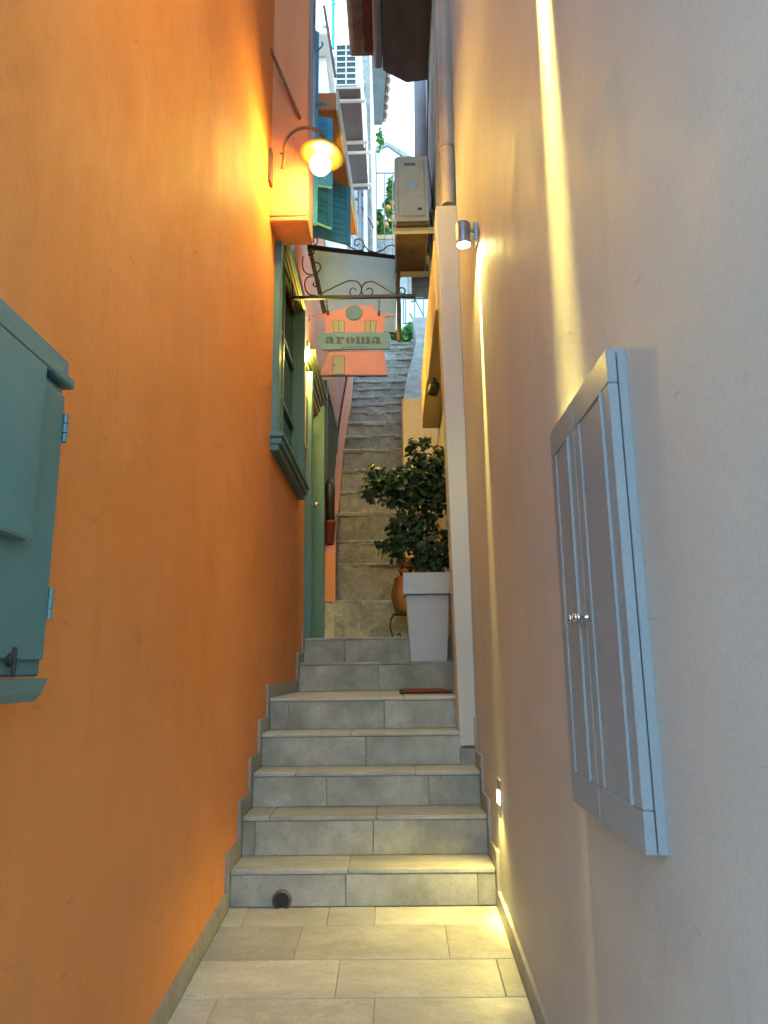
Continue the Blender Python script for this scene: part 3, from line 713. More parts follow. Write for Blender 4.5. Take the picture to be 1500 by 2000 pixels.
# right bank wall beside the rough stairs
bw = thing('bank_wall', 'ochre plastered wall bounding the rough stairs on the right', 'wall', (.4, 8, 0))
vs = []; ys = [7.95] + [RY[i] for i in range(2, n)]
for j, yy in enumerate(ys):
    i = max(0, min(n - 1, int((yy - 7.5) / .31 + .5)))
    xx = min(.45, RX1[i]) if j > 2 else .125; zt = 4.05 if j == 0 else max(4.05, RZ[i] + .55)
    vs += [(xx, yy, -.5), (1.6, yy, -.5), (1.6, yy, zt), (xx, yy, zt)]
fs = [(0, 1, 2, 3)]
for j in range(len(ys) - 1):
    a = 4 * j; fs += [(a, a + 3, a + 7, a + 4), (a + 3, a + 2, a + 6, a + 7), (a + 2, a + 1, a + 5, a + 6)]
fs.append(tuple(len(vs) - 4 + k for k in (3, 2, 1, 0)))
MB().add(vs, fs).build('wall', 'rough', bw)
MB().box(.13, 1.6, 7.90, 7.949, -.5, 4.04, .01).build('end_face', 'cream', bw)
MB().box(.47, 4, 6.86, 7.94, -.7, 3.3).build('return_wall', 'dimwall', bw)

# far right house: wall, eave, drain, air conditioner
fh = thing('eaves_house', 'house with a dark overhanging tiled eave above the right door', 'house', (2, 5.8, 3.82))
MB().box(.40, 4, 4.75, 6.62, 3.82, 7.6).build('wall', 'greystone', fh)
ez = 6.62
ev = MB().box(-.03, .62, 3.0, 5.96, ez, ez + .10, .004).build('eave', 'eave', fh)
MB().prism([(-.03, 5.96, ez + .003), (.62, 5.96, ez + .003), (.62, 6.06, ez + .003), (.2, 6.12, ez + .003), (.02, 6.0, ez + .003)], (0, 0, .09)).build('eave_board', 'eave', ev)
auto(MB().tube([(-.075, 3.0, ez + .02), (-.075, 5.9, ez + .005)], .042, 14).build('gutter', 'lilac', ev))
MB().box(-.19, -.12, 3.0, 5.78, ez + .03, ez + .10, .004).build('fascia', 'redpaint', ev)
for i in range(6):
    y0 = 2.95 + i * .47
    prof = [(-.262 + .075 * math.cos(math.pi * k / 8), ez + .05 - .05 * math.sin(math.pi * k / 8)) for k in range(9)]
    MB().prism([(x, y0, z) for x, z in prof] + [(x, y0, z + .018) for x, z in reversed(prof)], (0, .485, 0)).build('roof_tile', 'rooftile', ev)
MB().box(-.33, .9, 2.95, 5.9, ez + .11, ez + .3).build('roof', 'rooftile', fh)
pt0 = at(826, 310, 6.5); pt1 = at(826, 100, 6.5)
auto(MB().tube([Vector((pt0.x, 6.5, 4.95)), Vector((pt1.x, 6.5, ez + .6))], .10, 18).build('drainpipe', 'lilac', fh))
MB().tube([Vector((pt0.x + .125, 6.35, 4.9)), Vector((pt0.x + .125, 6.35, ez + .4))], .03, 10).build('drainpipe', 'greystone', fh)
for zz in (4.9, 5.6, 6.2): MB().tube([Vector((pt0.x + .05, 6.4, zz)), Vector((.41, 6.45, zz))], .014, 8).build('pipe_clamp', 'rust', fh)
C0 = at(772, 432, 5.5); C1 = at(838, 432, 5.5); ch = at(772, 306, 5.5).z - C0.z
ac = thing('air_conditioner', 'weathered beige air conditioner with pale blue sticker on the right', 'air conditioner', ((C0.x + C1.x) / 2, 5.9, C0.z))
x0, x1, z0 = C0.x, C1.x, C0.z; r = .045; pr = []
for k in range(6):
    t = math.pi / 2 * k / 5; pr.append((x0 + r - r * math.sin(t) if False else x0 + r - r * math.cos(t), z0 + ch - r + r * math.sin(t)))
pr += [(x1, z0 + ch), (x1, z0), (x0, z0)]
MB().prism([(x, 5.5, z) for x, z in pr], (0, .82, 0)).build('case', 'acgrey', ac)
MB().box(x0 + .03, x1 - .03, 5.488, 5.501, z0 + .04, z0 + ch - .05, .006).build('side_cover', 'acgrey', ac)
for i in range(7): MB().box(x0 + .085 + i * .014, x0 + .094 + i * .014, 5.4835, 5.4882, z0 + ch - .10, z0 + ch - .075).build('vent_slot', 'acdark', ac)
MB().box(x0 + .11, x0 + .175, 5.4845, 5.4879, z0 + ch * .5, z0 + ch * .5 + .075).build('sticker', 'label', ac)
MB().box(x0 + .19, x0 + .225, 5.4825, 5.4879, z0 + .09, z0 + .115, .003).build('handle_recess', 'acdark', ac)
MB().box(x0 + .01, x1 - .01, 5.51, 6.31, z0 - .018, z0 - .001).build('base_plate', 'rust', ac)
for yy in (5.56, 6.26): MB().box(x0 - .02, .40, yy, yy + .04, z0 - .06, z0 - .019, .004).build('bracket', 'acgrey', ac)
MB().tube([(x1 + .03, 5.7, z0 + .1), (x1 + .05, 5.75, z0 + ch * .6), (x1 + .02, 5.85, z0 + ch + .3), (x1 + .06, 5.9, 6.6)], .006, 6).build('cable', 'black', ac)
for i in range(2): MB().tube([(x1, 5.62 + .06 * i, z0 + .17), (x1 + .04, 5.62 + .06 * i, z0 + .17), (x1 + .055, 5.66, z0 + .10), (x1 + .06, 5.7, z0 - .3)], .018, 8).build('pipe', 'lilac', ac)

# ================================================================== signs
# aroma sign and its wrought-iron bracket
SY = 5.2
def S(x, y, d=0.0): p = at(x, y, SY); return Vector((p.x, SY + d, p.z))
ib = thing('iron_sign_bracket', 'wrought iron bracket with scrolls holding the house shaped sign', 'sign bracket', (XL, SY, S(600, 580).z))
zbar = S(700, 580).z
MB().box(XL, S(812, 580).x, SY - .013, SY + .013, zbar - .013, zbar + .013, .002).build('bar', 'iron', ib)
MB().box(XL, XL + .012, SY - .014, SY + .014, zbar - .05, S(600, 490).z, .002).build('wall_strap', 'iron', ib)
def px_path(pts, r, name, parent, mat='iron', d=0.0, sm=3):
    P = [S(x, y, d) for x, y in pts]
    out = []
    for i in range(len(P) - 1):
        p0 = P[max(i - 1, 0)]; p1 = P[i]; p2 = P[i + 1]; p3 = P[min(i + 2, len(P) - 1)]
        for k in range(sm):
            t = k / sm
            out.append(.5 * ((2 * p1) + (p2 - p0) * t + (2 * p0 - 5 * p1 + 4 * p2 - p3) * t * t + (3 * p1 - p0 - 3 * p2 + p3) * t ** 3))
    out.append(P[-1]); return MB().tube(out, r, 7).build(name, mat, parent, smooth=True)
px_path([(622, 576), (650, 562), (676, 550), (688, 548), (698, 551), (705, 559), (706, 568), (702, 576), (694, 579), (686, 577), (683, 570), (686, 564), (691, 563), (696, 568)], .0055, 'scroll', ib)
px_path([(773, 578), (752, 564), (732, 552), (724, 550), (714, 552), (708, 559), (706, 568), (709, 575), (716, 579), (724, 577), (728, 570), (725, 564), (720, 563), (715, 567)], .0055, 'scroll', ib)
px_path([(592, 500), (591, 520), (596, 532), (608, 537), (620, 532), (626, 524), (624, 516), (617, 513), (611, 518), (612, 524), (616, 524)], .0055, 'scroll', ib)
px_path([(606, 540), (598, 544), (595, 556), (598, 568), (606, 576), (616, 577)], .0055, 'scroll', ib)
px_path([(606, 540), (616, 540), (623, 548), (622, 556), (617, 560), (612, 557), (613, 552)], .0055, 'scroll', ib)
px_path([(600, 488), (609, 486), (613, 492), (610, 499), (604, 500), (602, 496)], .005, 'scroll', ib)
px_path([(776, 578), (777, 568), (783, 562), (790, 564), (791, 571), (786, 575), (782, 571)], .006, 'scroll', ib)
px_path([(806, 579), (811, 582), (809, 588), (803, 589)], .005, 'bar_end_curl', ib)

sg = thing('aroma_sign', 'salmon house shaped sign with teal plaque reading aroma', 'hanging sign', (S(690, 733).x, SY, S(690, 733).z))
def plate(pts, d0, d1, name, mat, parent):
    return MB().prism([S(x, y, d0) for x, y in pts], (0, d1 - d0, 0)).build(name, mat, parent)
up = [(610, 618), (634, 613), (672, 603), (684, 596), (700, 595), (716, 600), (718, 597), (731, 597), (731, 607), (745, 613), (772, 617), (752, 619), (749, 651), (637, 652), (634, 622)]
plate(up, -.008, .008, 'upper_board', 'signpink', sg)
plate([(642, 686), (625, 733), (757, 733), (749, 686)], -.008, .008, 'lower_board', 'signpink', sg)
plate([(625, 733), (757, 733), (757.4, 735), (624.6, 735)], -.0085, .0085, 'bottom_edge', 'outline', sg)
plate([(628, 652), (760, 651), (763, 656), (762, 679), (757, 684), (632, 686), (622, 680), (621, 661)], -.018, -.0085, 'plaque', 'signteal', sg)
plate([(628, 684.5), (757, 682.5), (756, 684.8), (632, 686.8)], -.0195, -.0185, 'plaque_edge', 'outline', sg)
def sign_win(pts, nm, split=None):
    cx = sum(p[0] for p in pts) / len(pts); cy = sum(p[1] for p in pts) / len(pts)
    f = plate([(cx + (x - cx) * 1.09, cy + (y - cy) * 1.07) for x, y in pts], -.0095, -.0082, nm, 'outline', sg)
    if split:
        plate([pts[0], split[0], split[1], pts[3]], -.0115, -.0096, 'pane', 'signcream', f)
        plate([(split[0][0] + 1.2, split[0][1]), pts[1], pts[2], (split[1][0] + 1.2, split[1][1])], -.0115, -.0096, 'pane', 'signcream', f)
    else: plate(pts, -.0115, -.0096, 'pane', 'signcream', f)
    return f
sign_win([(650.5, 627.5), (672, 627.5), (672.5, 650), (652.5, 650)], 'sign_window', ((661, 627.5), (662, 650)))
sign_win([(713.5, 627.5), (734.5, 627.5), (732.5, 650), (713.5, 650)], 'sign_window', ((723, 627.5), (722.4, 650)))
f = sign_win([(651, 697), (672.5, 697), (672.5, 732), (649.5, 732)], 'sign_door')
MB().lathe([(0, .004), (.006, .003), (.006, 0)], S(653, 714.5, -.0116), 8, (0, -1, 0)).build('door_knob', 'outline', f)
dc2 = S(691.5, 612, -.0085); R1 = (S(707, 612) - S(691.5, 612)).length
d_ = MB().lathe([(R1 * 1.06, 0), (R1 * 1.06, .002), (0, .002)], dc2, 28, (0, -1, 0)).build('disc_outline', 'outline', sg)
MB().lathe([(R1, .0021), (R1, .006), (0, .006)], dc2, 28, (0, -1, 0)).build('disc', 'signblue2', d_)
# hanging chains
for (x0, y0), (x1, y1) in (((637, 586), (641, 615)), ((741, 586), (740, 616))):
    a, c = S(x0, y0 - 3), S(x1, y1, -.012); N = 7
    for i in range(N):
        p = a.lerp(c, (i + .5) / N); q = (c - a) / N * .62
        L = []
        for k in range(11):
            t = 2 * math.pi * k / 10; sx = math.cos(t) * .007
            L.append(p + q * math.sin(t) + (Vector((sx, 0, 0)) if i % 2 else Vector((0, sx, 0))))
        MB().tube(L, .0026, 5).build('chain_link', 'iron', sg)
    MB().lathe([(0, -.012), (.009, -.006), (.011, .008), (.004, .03), (0, .032)], c, 8).build('hanger', 'redpaint', sg)
# lettering
def lettering(txt, x0, x1, ybase, size_px, name, off, mat='ink', d=-.0186):
    cu = bpy.data.curves.new(name, 'FONT'); cu.body = txt; cu.align_x = 'CENTER'; cu.extrude = .0006; cu.offset = off
    a = S(x0, ybase); c = S(x1, ybase); k = (c - a).length / (x1 - x0)
    cu.size = size_px * k * 1.45; cu.space_character = 1.12
    tmp = bpy.data.objects.new(name, cu); COL.objects.link(tmp); tmp.rotation_euler = (math.pi / 2, 0, 0)
    bpy.context.view_layer.update()
    dg = bpy.context.evaluated_depsgraph_get(); me = bpy.data.meshes.new_from_object(tmp.evaluated_get(dg)); bpy.data.objects.remove(tmp)
    wd = max(v.co.x for v in me.vertices) - min(v.co.x for v in me.vertices); sx = (c - a).length / wd
    pos = (a + c) / 2; pos.y = SY + d
    vs = [Vector((v.co.x * sx, -v.co.z, v.co.y)) + pos for v in me.vertices]
    m = MB().add(vs, [tuple(p.vertices) for p in me.polygons]); o = m.build(name, mat, sg)
    return o
# heavy slab-serif letters of "aroma", stencil-cut, drawn stroke by stroke
def slab_word(x0, x1, yb, xh):
    Wd = x1 - x0; u = Wd / 21.5
    def rect(cx, a, c, lo, hi, tgt): tgt.append([(cx + a * u, yb - lo * xh), (cx + c * u, yb - lo * xh), (cx + c * u, yb - hi * xh), (cx + a * u, yb - hi * xh)])
    def half(cx, ccx, rx, sgn, tgt, inner=.28):
        pts = []
        for k in range(11):
            t = math.pi * k / 10 - math.pi / 2; pts.append((cx + (ccx + sgn * (inner + (rx - inner) * math.cos(t))) * u, yb - (.5 + .5 * math.sin(t)) * xh))
        tgt.append(pts)
    L = []
    def A(cx):
        p = []; rect(cx, 1.75, 3.2, 0, .82, p); rect(cx, 3.0, 3.75, 0, .16, p); rect(cx, 1.0, 2.9, .78, 1.0, p); rect(cx, .35, 1.05, .62, .92, p)
        q = []
        for k in range(11):
            t = math.pi / 2 + math.pi * k / 10; q.append((cx + (1.45 + 1.35 * math.cos(t)) * u, yb - (.27 + .27 * math.sin(t)) * xh))
        p.append(q); return p
    def Rr(cx):
        p = []; rect(cx, .5, 1.9, .15, .85, p); rect(cx, .1, 2.4, 0, .15, p); rect(cx, .1, 1.9, .85, 1.0, p); rect(cx, 2.1, 3.3, .62, 1.0, p); return p
    def O(cx):
        p = []; half(cx, 1.9, 1.75, -1, p); half(cx, 1.9, 1.75, 1, p); return p
    def Mm(cx):
        p = []
        for k in range(3):
            rect(cx, .45 + k * 1.9, 1.75 + k * 1.9, .15, .9 if k else .85, p); rect(cx, .2 + k * 1.9, 2.0 + k * 1.9, 0, .15, p)
        rect(cx, .1, 1.75, .85, 1.0, p); rect(cx, 2.2, 3.4, .9, 1.0, p); rect(cx, 4.1, 5.3, .9, 1.0, p); return p
    pos = [(A, 0), (Rr, 4.1), (O, 7.7), (Mm, 11.5), (A, 17.7)]
    for fn, o in pos:
        m = MB()
        for pts in fn(x0 + o * u): m.prism([S(x, y, -.0205) for x, y in pts], (0, .0018, 0))
        m.build('letter', 'ink', sg)
slab_word(635, 745, 673.5, 13.5)
lettering('guesthouse', 668, 714, 681.5, 4.2, 'small_lettering', .0)

# pale blue sign behind
bs = thing('blue_back_sign', 'weathered pale blue sign board in a rusty iron frame', 'hanging sign', (-.3, 6.1, at(700, 650, 6.1).z))
def T(x, y): Y = 5.75 + (x - 600) / 180 * .55; return at(x, y, Y)
MB().prism([T(609, 487), T(775, 505), T(773, 650), T(645, 640)], (0, .02, 0)).build('board', 'signblue', bs)
MB().prism([T(600, 477), T(778, 499), T(778, 507), T(600, 487)], (0, .035, 0)).build('top_bar', 'iron', bs)
MB().prism([T(600, 484), T(609, 484), T(643, 618), T(634, 630)], (0, .035, 0)).build('side_bar', 'rust', bs)
b0, b1 = T(776, 505), T(781, 668)
pts = [b0.lerp(b1, k / 9) + Vector((rnd.uniform(-.006, .006), -.03, 0)) for k in range(10)]
MB().tube(pts, .02, 8).build('post', 'rust', bs)
MB().prism([T(645, 640), T(773, 649), T(773, 651.5), T(645, 642.5)], (0, .024, 0)).build('bottom_bar', 'iron', bs)
def t_path(pts, r, nm):
    P = [T(x, y) + Vector((0, .018, 0)) for x, y in pts]; MB().tube(P, r, 6).build(nm, 'iron', bs)
t_path([(600, 477), (612, 478), (619, 473), (620, 465), (616, 461), (611, 463), (610, 468), (613, 470)], .006, 'scroll')
t_path([(648, 455), (665, 467), (683, 480), (697, 487)], .006, 'scroll')
t_path([(697, 487), (708, 487), (712, 478), (708, 468), (700, 464), (693, 467), (692, 475), (697, 478), (701, 474)], .006, 'scroll')
t_path([(712, 478), (720, 488), (735, 491), (748, 486), (758, 478), (768, 476), (775, 484), (772, 494)], .006, 'scroll')

# ================================================================== planter, shrub, pots, mat
PY = 5.88
def Pp(x, y): return at(x, y, PY)
pl_ = thing('white_planter', 'tall square white tapered planter on the step by the door', 'planter', (.27, 6.0, STEPZ[5]))
zt, zr, zb_ = Pp(830, 1118).z, Pp(830, 1160).z, STEPZ[5] + .001
def frus(xa0, xa1, xb0, xb1, za, zb2, dep0, dep1, yc=6.03):
    return [(xa0, yc - dep0, za), (xa1, yc - dep0, za), (xa1, yc + dep0, za), (xa0, yc + dep0, za), (xb0, yc - dep1, zb2), (xb1, yc - dep1, zb2), (xb1, yc + dep1, zb2), (xb0, yc + dep1, zb2)]
MB().hexa(frus(.130, .420, .098, .445, zb_, zr, .075, .11), .004).build('body', 'planter', pl_)
rim = MB()
o_ = (.077, .463); 
for k, q in enumerate(((o_[0], o_[0] + .02, -.15, .15), (o_[1] - .02, o_[1], -.15, .15), (o_[0] + .02, o_[1] - .02, -.15, -.13), (o_[0] + .02, o_[1] - .02, .13, .15))):
    rim.box(q[0], q[1], 6.03 + q[2], 6.03 + q[3], zr + .0005, zt, .003)
rim.build('rim', 'planter', pl_)
MB().box(o_[0] + .021, o_[1] - .021, 5.901, 6.159, zt - .09, zt - .05).build('soil', 'soil', pl_)

def leaf_mass(name, mat, parent, pts, size, curl=.35):
    vs, fs = [], []
    for p, nrm, sz in pts:
        nrm = Vector(nrm).normalized(); a = nrm.orthogonal().normalized()
        a = Matrix.Rotation(rnd.uniform(0, 6.28), 3, nrm) @ a; c = nrm.cross(a)
        L = size * sz; Wd = L * rnd.uniform(.42, .58); k = len(vs); p = Vector(p)
        cu = nrm * L * curl * rnd.uniform(.3, 1)
        vs += [p, p + a * L * .3 + c * Wd * .5 + cu * .2, p + a * L * .72 + c * Wd * .42 + cu * .1, p + a * L - cu * .35, p + a * L * .72 - c * Wd * .42 + cu * .1, p + a * L * .3 - c * Wd * .5 + cu * .2, p + a * L * .5 - cu * .12]
        fs += [(k, k + 1, k + 6), (k + 1, k + 2, k + 6), (k + 2, k + 3, k + 6), (k + 3, k + 4, k + 6), (k + 4, k + 5, k + 6), (k + 5, k, k + 6)]
    o = MB().add(vs, fs).build(name, mat, parent); o['kind'] = 'stuff'; return o
def rdir(): 
    while True:
        v = Vector((rnd.uniform(-1, 1), rnd.uniform(-1, 1), rnd.uniform(-1, 1)))
        if .1 < v.length < 1: return v.normalized()
shb = thing('potted_shrub', 'dark green glossy leaved shrub growing in the white planter', 'shrub', (.28, 6.03, zt - .07))
clumps = [((730, 925), 22, 18), ((745, 945), 32, 22), ((722, 955), 16, 22), ((770, 940), 38, 28), ((800, 930), 40, 30), ((835, 920), 40, 34), ((858, 895), 22, 26), ((850, 930), 34, 40), ((815, 890), 16, 12),
          ((805, 868), 14, 9), ((828, 866), 14, 8), ((815, 905), 20, 14), ((790, 960), 40, 26), ((830, 965), 38, 32), ((862, 965), 16, 38), ((770, 975), 26, 14), ((800, 990), 22, 16), ((840, 1000), 22, 26), ((825, 1025), 26, 26),
          ((800, 1022), 26, 22), ((815, 1045), 26, 18), ((770, 1030), 20, 18), ((765, 1060), 16, 22), ((745, 1070), 9, 12), ((790, 1055), 26, 20), ((820, 1065), 34, 28), ((855, 1060), 26, 30), ((868, 1085), 18, 24), ((840, 1098), 30, 18), ((870, 1045), 10, 10), ((775, 1085), 14, 12), ((815, 1100), 30, 12), ((860, 1108), 22, 12)]
pts = []
stem0 = Vector((.28, 6.03, zt - .07)); ctrs = []
for (x, y), rx, ry in clumps:
    c = at(x, y, 6.03); k = (at(x + 1, y, 6.03) - c).length; ctrs.append(c)
    N = int(16 + rx * ry * .13)
    for _ in range(N):
        d = rdir(); rr_ = rnd.random() ** .4
        p = c + Vector((d.x * rx * k, d.y * min(.17, (rx + ry) * .5 * k * 1.1), d.z * ry * k)) * rr_
        nn = (d + Vector((0, -.25, .5)) + rdir() * .7); pts.append((p, nn, rnd.choice((.55, .75, .9, 1.05, 1.3))))
leaf_mass('foliage', 'leaf', shb, pts, .068)
for i in (1, 4, 6, 8, 10, 12, 15, 19, 21, 23, 26):
    c = ctrs[i]; m_ = stem0.lerp(c, .5) + Vector((rnd.uniform(-.03, .03), rnd.uniform(-.03, .03), .05))
    MB().tube([stem0 + Vector((rnd.uniform(-.05, .05), rnd.uniform(-.03, .03), -.03)), m_, c], [.008, .006, .003], 6).build('stem', 'bark', shb)

def R_(x, y, Y=6.95): return at(x, y, Y)
kk = (R_(801, 1100) - R_(800, 1100)).length
zf = STEPZ[6] + .001
st = thing('iron_pot_stand', 'black iron scroll stand under the terracotta pot', 'pot stand', (R_(795, 1240).x, 6.95, zf))
cx = R_(803, 1200).x; zs = R_(798, 1200).z
ring = [(cx + .17 * math.cos(t * math.pi / 8), 6.95 + .14 * math.sin(t * math.pi / 8), zs) for t in range(17)]
MB().tube(ring, .006, 6).build('ring', 'iron', st)
for sg_ in (-1, 1):
    for dy in (-.10, .10):
        P = [(cx + sg_ * .165, 6.95 + dy, zs), (cx + sg_ * .19, 6.95 + dy, zs - .05), (cx + sg_ * .20, 6.95 + dy, (zs + zf) / 2), (cx + sg_ * .17, 6.95 + dy, zf + .02), (cx + sg_ * .13, 6.95 + dy, zf + .006), (cx + sg_ * .10, 6.95 + dy, zf + .03), (cx + sg_ * .11, 6.95 + dy, zf + .07), (cx + sg_ * .135, 6.95 + dy, zf + .05)]
        MB().tube(P, .006, 6).build('leg', 'iron', st)
    MB().tube([(cx + sg_ * .1, 6.85, zf + .03), (cx + sg_ * .1, 7.05, zf + .03)], .005, 6).build('cross_bar', 'iron', st)
MB().tube([(cx - .1, 6.85, zf + .03), (cx + .1, 6.85, zf + .03)], .005, 6).build('cross_bar', 'iron', st)
rp = thing('terracotta_pot', 'ribbed terracotta pot on the iron stand behind the planter', 'flower pot', (cx, 6.95, zs))
zt2 = R_(798, 1128).z; H2 = zt2 - zs
prof = [(.0, .0), (.11, .0), (.13, .01)]
for i in range(25):
    t = i / 24; r0 = .13 + .055 * math.sin(math.pi * min(1, t * 1.15) * .8 + .15); prof.append((r0 + (.004 if i % 2 else -.003), .01 + t * (H2 - .02)))
prof += [(.13, H2), (.0, H2)]
auto(MB().lathe(prof, (cx, 6.95, zs + .003), 28, cap=False).build('body', 'terracotta', rp), 80)
MB().lathe([(.09, H2 - .0), (.10, H2 + .04), (.115, H2 + .05), (.115, H2 + .07), (.09, H2 + .07)], (cx, 6.95, zs + .004), 24).build('neck', 'terracotta', rp)
q = thing('red_pot', 'red plastic flower pot behind the shrub in the planter', 'flower pot', (cx, 6.95, zt2 + .08))
zq = zs + H2 + .08; ztq = R_(798, 1093).z
auto(MB().lathe([(.0, 0), (.09, 0), (.125, ztq - zq - .05), (.14, ztq - zq - .048), (.142, ztq - zq), (.125, ztq - zq), (.12, ztq - zq - .03), (0, ztq - zq - .03)], (cx, 6.95, zq), 28, cap=False).build('pot', 'redpot', q))
# dark blue bucket beside the planter
dbk = thing('dark_box', 'dark blue box squeezed between planter and right wall', 'box', (.452, 6.05, STEPZ[5]))
MB().box(.466, .500, 5.94, 6.08, STEPZ[5] + .001, STEPZ[5] + .19, .004).build('body', 'black', dbk)
# door mat
mt = thing('door_mat', 'red door mat with black border on the landing', 'door mat', (.2, 5.2, STEPZ[4]))
zm = STEPZ[4] + .0025
MB().box(.03, .37, 4.86, 5.70, zm, zm + .010, .003).build('border', 'matblk', mt)
MB().box(.06, .345, 4.90, 5.66, zm + .0105, zm + .016, .002).build('pile', 'matred', mt)

# ================================================================== top of the stairs
TY = topY + .5
def G(x, y, Y=TY): return at(x, y, Y)
def railing(name, label, xs, ytop, ybot, Y, mat, cross=None):
    t = thing(name, label, 'railing', (G(sum(xs) / len(xs), ybot, Y)))
    a, c = G(min(xs), ytop, Y), G(max(xs), ytop, Y)
    MB().tube([a, c], .016, 6).build('top_rail', mat, t)
    a, c = G(min(xs), ybot, Y), G(max(xs), ybot, Y)
    MB().tube([a, c], .016, 6).build('bottom_rail', mat, t)
    for x in xs: MB().tube([G(x, ytop, Y), G(x, ybot, Y)], .011, 6).build('baluster', mat, t)
    return t
g1 = railing('iron_railing', 'tall iron railing in front of the fruit tree', [721, 735, 751, 767, 783, 799], 338, 500, TY + .6, 'lilac')
for a, c in (((735, 470), (751, 500)), ((751, 500), (767, 470)), ((735, 500), (751, 470))):
    MB().tube([G(*a, TY + .6), G(*c, TY + .6)], .008, 5).build('lattice_bar', 'lilac', g1)
t_ = G(690, 400, TY + .3)
MB().tube([G(700, 375, TY + .3), G(703, 398, TY + .3), G(730, 445, TY + .3)], .012, 6).build('handrail', 'iron', g1)
g2 = railing('green_railing', 'dark green railing at the top of the rough stairs', [788, 792, 810, 827], 582, 632, TY + .1, 'teal')
MB().tube([G(808, 580, TY), G(828, 618, TY)], .014, 6).build('brace', 'teal', g2)
MB().tube([G(800, 612, TY), G(822, 650, TY)], .014, 6).build('brace', 'teal', g2)
gw = thing('garden_wall', 'low white garden wall behind the green railing', 'wall', (0, TY + .8, topZ))
a = G(700, 455, TY + .9)
MB().box(-.75, .9, TY + .7, TY + .95, topZ, G(800, 585, TY + .7).z, .01).build('wall', 'white', gw)
MB().box(-.55, .42, TY + 1.0, TY + 1.3, topZ, G(740, 468, TY + 1.0).z, .01).build('raised_bed', 'greystone', gw)
MB().box(-.56, .43, TY + .98, TY + 1.32, G(740, 468, TY + 1.0).z + .001, G(740, 459, TY + 1.0).z, .01).build('coping', 'cream', gw)
dk = thing('shed', 'dark open shed behind the green railing', 'shed', (.6, TY + 2.2, topZ))
zsh = G(800, 500, TY + 1.6).z
MB().box(.12, 2.0, TY + 2.6, TY + 2.7, topZ, zsh).box(1.9, 2.0, TY + 1.5, TY + 2.6, topZ, zsh).build('wall', 'eave', dk)
MB().box(.08, 2.0, TY + 1.4, TY + 2.7, zsh + .001, zsh + .08, .005).build('roof', 'eave', dk)
MB().box(.44, .52, TY + 1.42, TY + 1.5, topZ, zsh, .005).build('post', 'greystone', dk)
# green bush at the top of the stairs and the fruit tree
def bush(name, label, cat, cl, Y, N, size, mat='leafy', fruit=None, trunk=None):
    t = thing(name, label, cat, at(cl[0][0][0], cl[-1][0][1], Y))
    P = []
    for (x, y), rx, ry in cl:
        c = at(x, y, Y); k = (at(x + 1, y, Y) - c).length
        for _ in range(N):
            d = rdir(); P.append((c + Vector((d.x * rx * k, d.y * .35, d.z * ry * k)) * rnd.random() ** .45, d + Vector((0, -.3, .6)), rnd.uniform(.7, 1.3)))
    leaf_mass('crown', mat, t, P, size)
    if trunk:
        a, c = at(*trunk[0], Y), at(*trunk[1], Y); MB().tube([a, a.lerp(c, .5) + Vector((.04, .03, 0)), c], [.05, .04, .025], 8).build('trunk', 'bark', t)
        for j, ((x, y), rx, ry) in enumerate(cl[:5]): MB().tube([a.lerp(c, .6), at(x, y, Y)], [.022, .01], 6).build('limb', 'bark', t)
    for (x, y) in fruit or []: MB().lathe([(0, -.06)] + [(.06 * math.sin(math.pi * k / 8), -.06 * math.cos(math.pi * k / 8)) for k in range(1, 8)] + [(0, .06)], at(x, y, Y - .38), 12, cap=False).build('fruit', 'fruit', t, smooth=True)
    return t
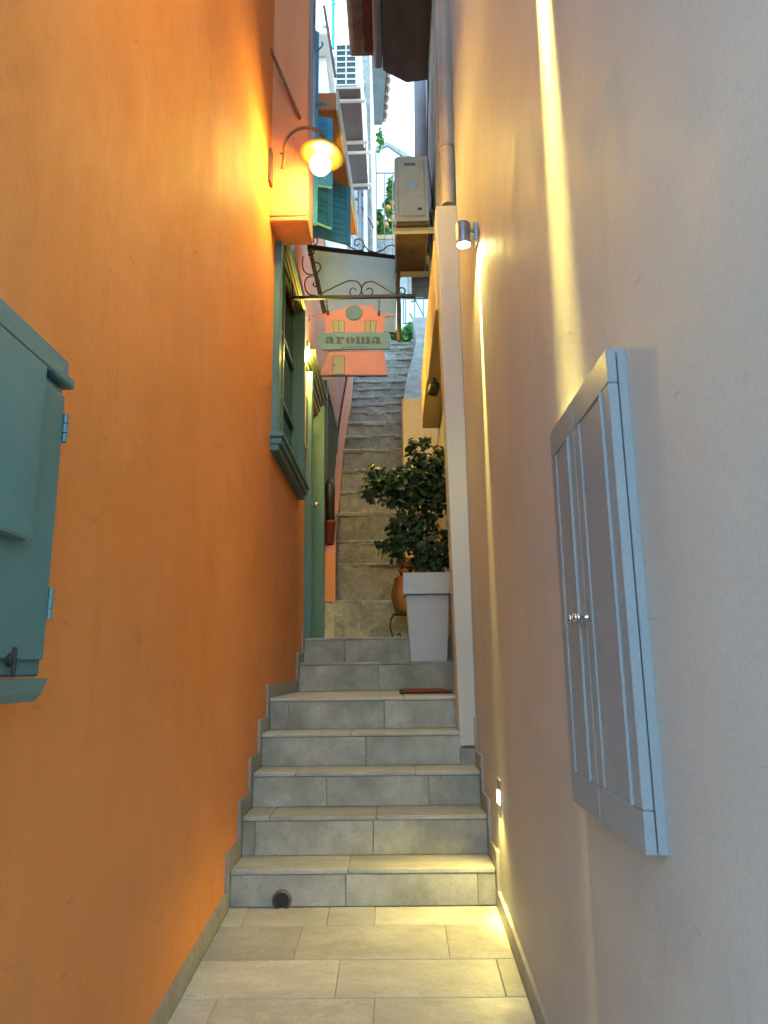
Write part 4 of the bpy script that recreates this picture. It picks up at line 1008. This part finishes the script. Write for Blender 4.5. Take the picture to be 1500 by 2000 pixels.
bush('fruit_tree', 'green citrus tree with orange fruit behind the iron railing', 'tree', [((758, 400), 10, 18), ((768, 430), 10, 25), ((745, 440), 12, 20), ((730, 450), 10, 14), ((755, 455), 18, 14), ((768, 390), 8, 16), ((764, 365), 5, 9), ((738, 425), 6, 10)], TY + 1.6, 90, .13, fruit=[(758, 405), (767, 397), (754, 438), (735, 436), (768, 425)], trunk=((756, 500), (757, 430)))
bush('leafy_bush', 'bright green leafy bush at the head of the rough stairs', 'bush', [((768, 655), 12, 10), ((790, 655), 16, 12), ((810, 658), 12, 9), ((800, 645), 10, 8)], TY + .25, 130, .11)
# stones at the head of the stairs
for x, y, r, lb in ((815, 668, .14, 'rough grey boulder at the right head of the stairs'), (770, 672, .10, 'small grey stone under the bush at the stair head')):
    c = at(x, y, topY + .1); b = MB()
    b.lathe([(0, -r * .6)] + [(r * math.sin(math.pi * k / 6) * rnd.uniform(.85, 1.15), -r * .6 * math.cos(math.pi * k / 6)) for k in range(1, 6)] + [(0, r * .6)], c, 9, cap=False)
    for v in b.v: v += Vector((rnd.uniform(-.02, .02), 0, rnd.uniform(-.02, .02)))
    tag(b.build('boulder', 'rough'), lb, 'stone')
# far gabled house
FY = 27
fg = thing('gabled_house', 'far white gabled house with tiled roof against the sky', 'house', at(780, 335, FY))
def Fp(x, y): return at(x, y, FY)
zg = topZ
b = MB().prism([Fp(735, 297), Fp(757, 287), Fp(800, 318), Vector((Fp(800, 300).x, FY, zg)), Vector((Fp(735, 300).x, FY, zg))], (0, 6, 0)); b.build('wall', 'white', fg)
MB().prism([Fp(757, 284), Fp(756, 276), Fp(820, 315), Fp(820, 328)], (0, 6, 0)).build('roof', 'soffit', fg)
MB().prism([Fp(757, 284), Fp(756, 276), Fp(728, 290), Fp(728, 298)], (0, 6, 0)).build('roof', 'soffit', fg)
for i in range(8): MB().lathe([(.13, 0), (.13, .9)], Fp(778 + i * 5.5, 290 + i * 3.0) + Vector((0, .6, 0)), 8, (0, 1, 0)).build('ridge_tile', 'rooftile', fg)
bush('distant_shrub', 'leafy shrub top beside the far gable', 'shrub', [((742, 282), 4, 6), ((744, 275), 5, 4), ((741, 262), 3, 5)], 24, 25, .2)
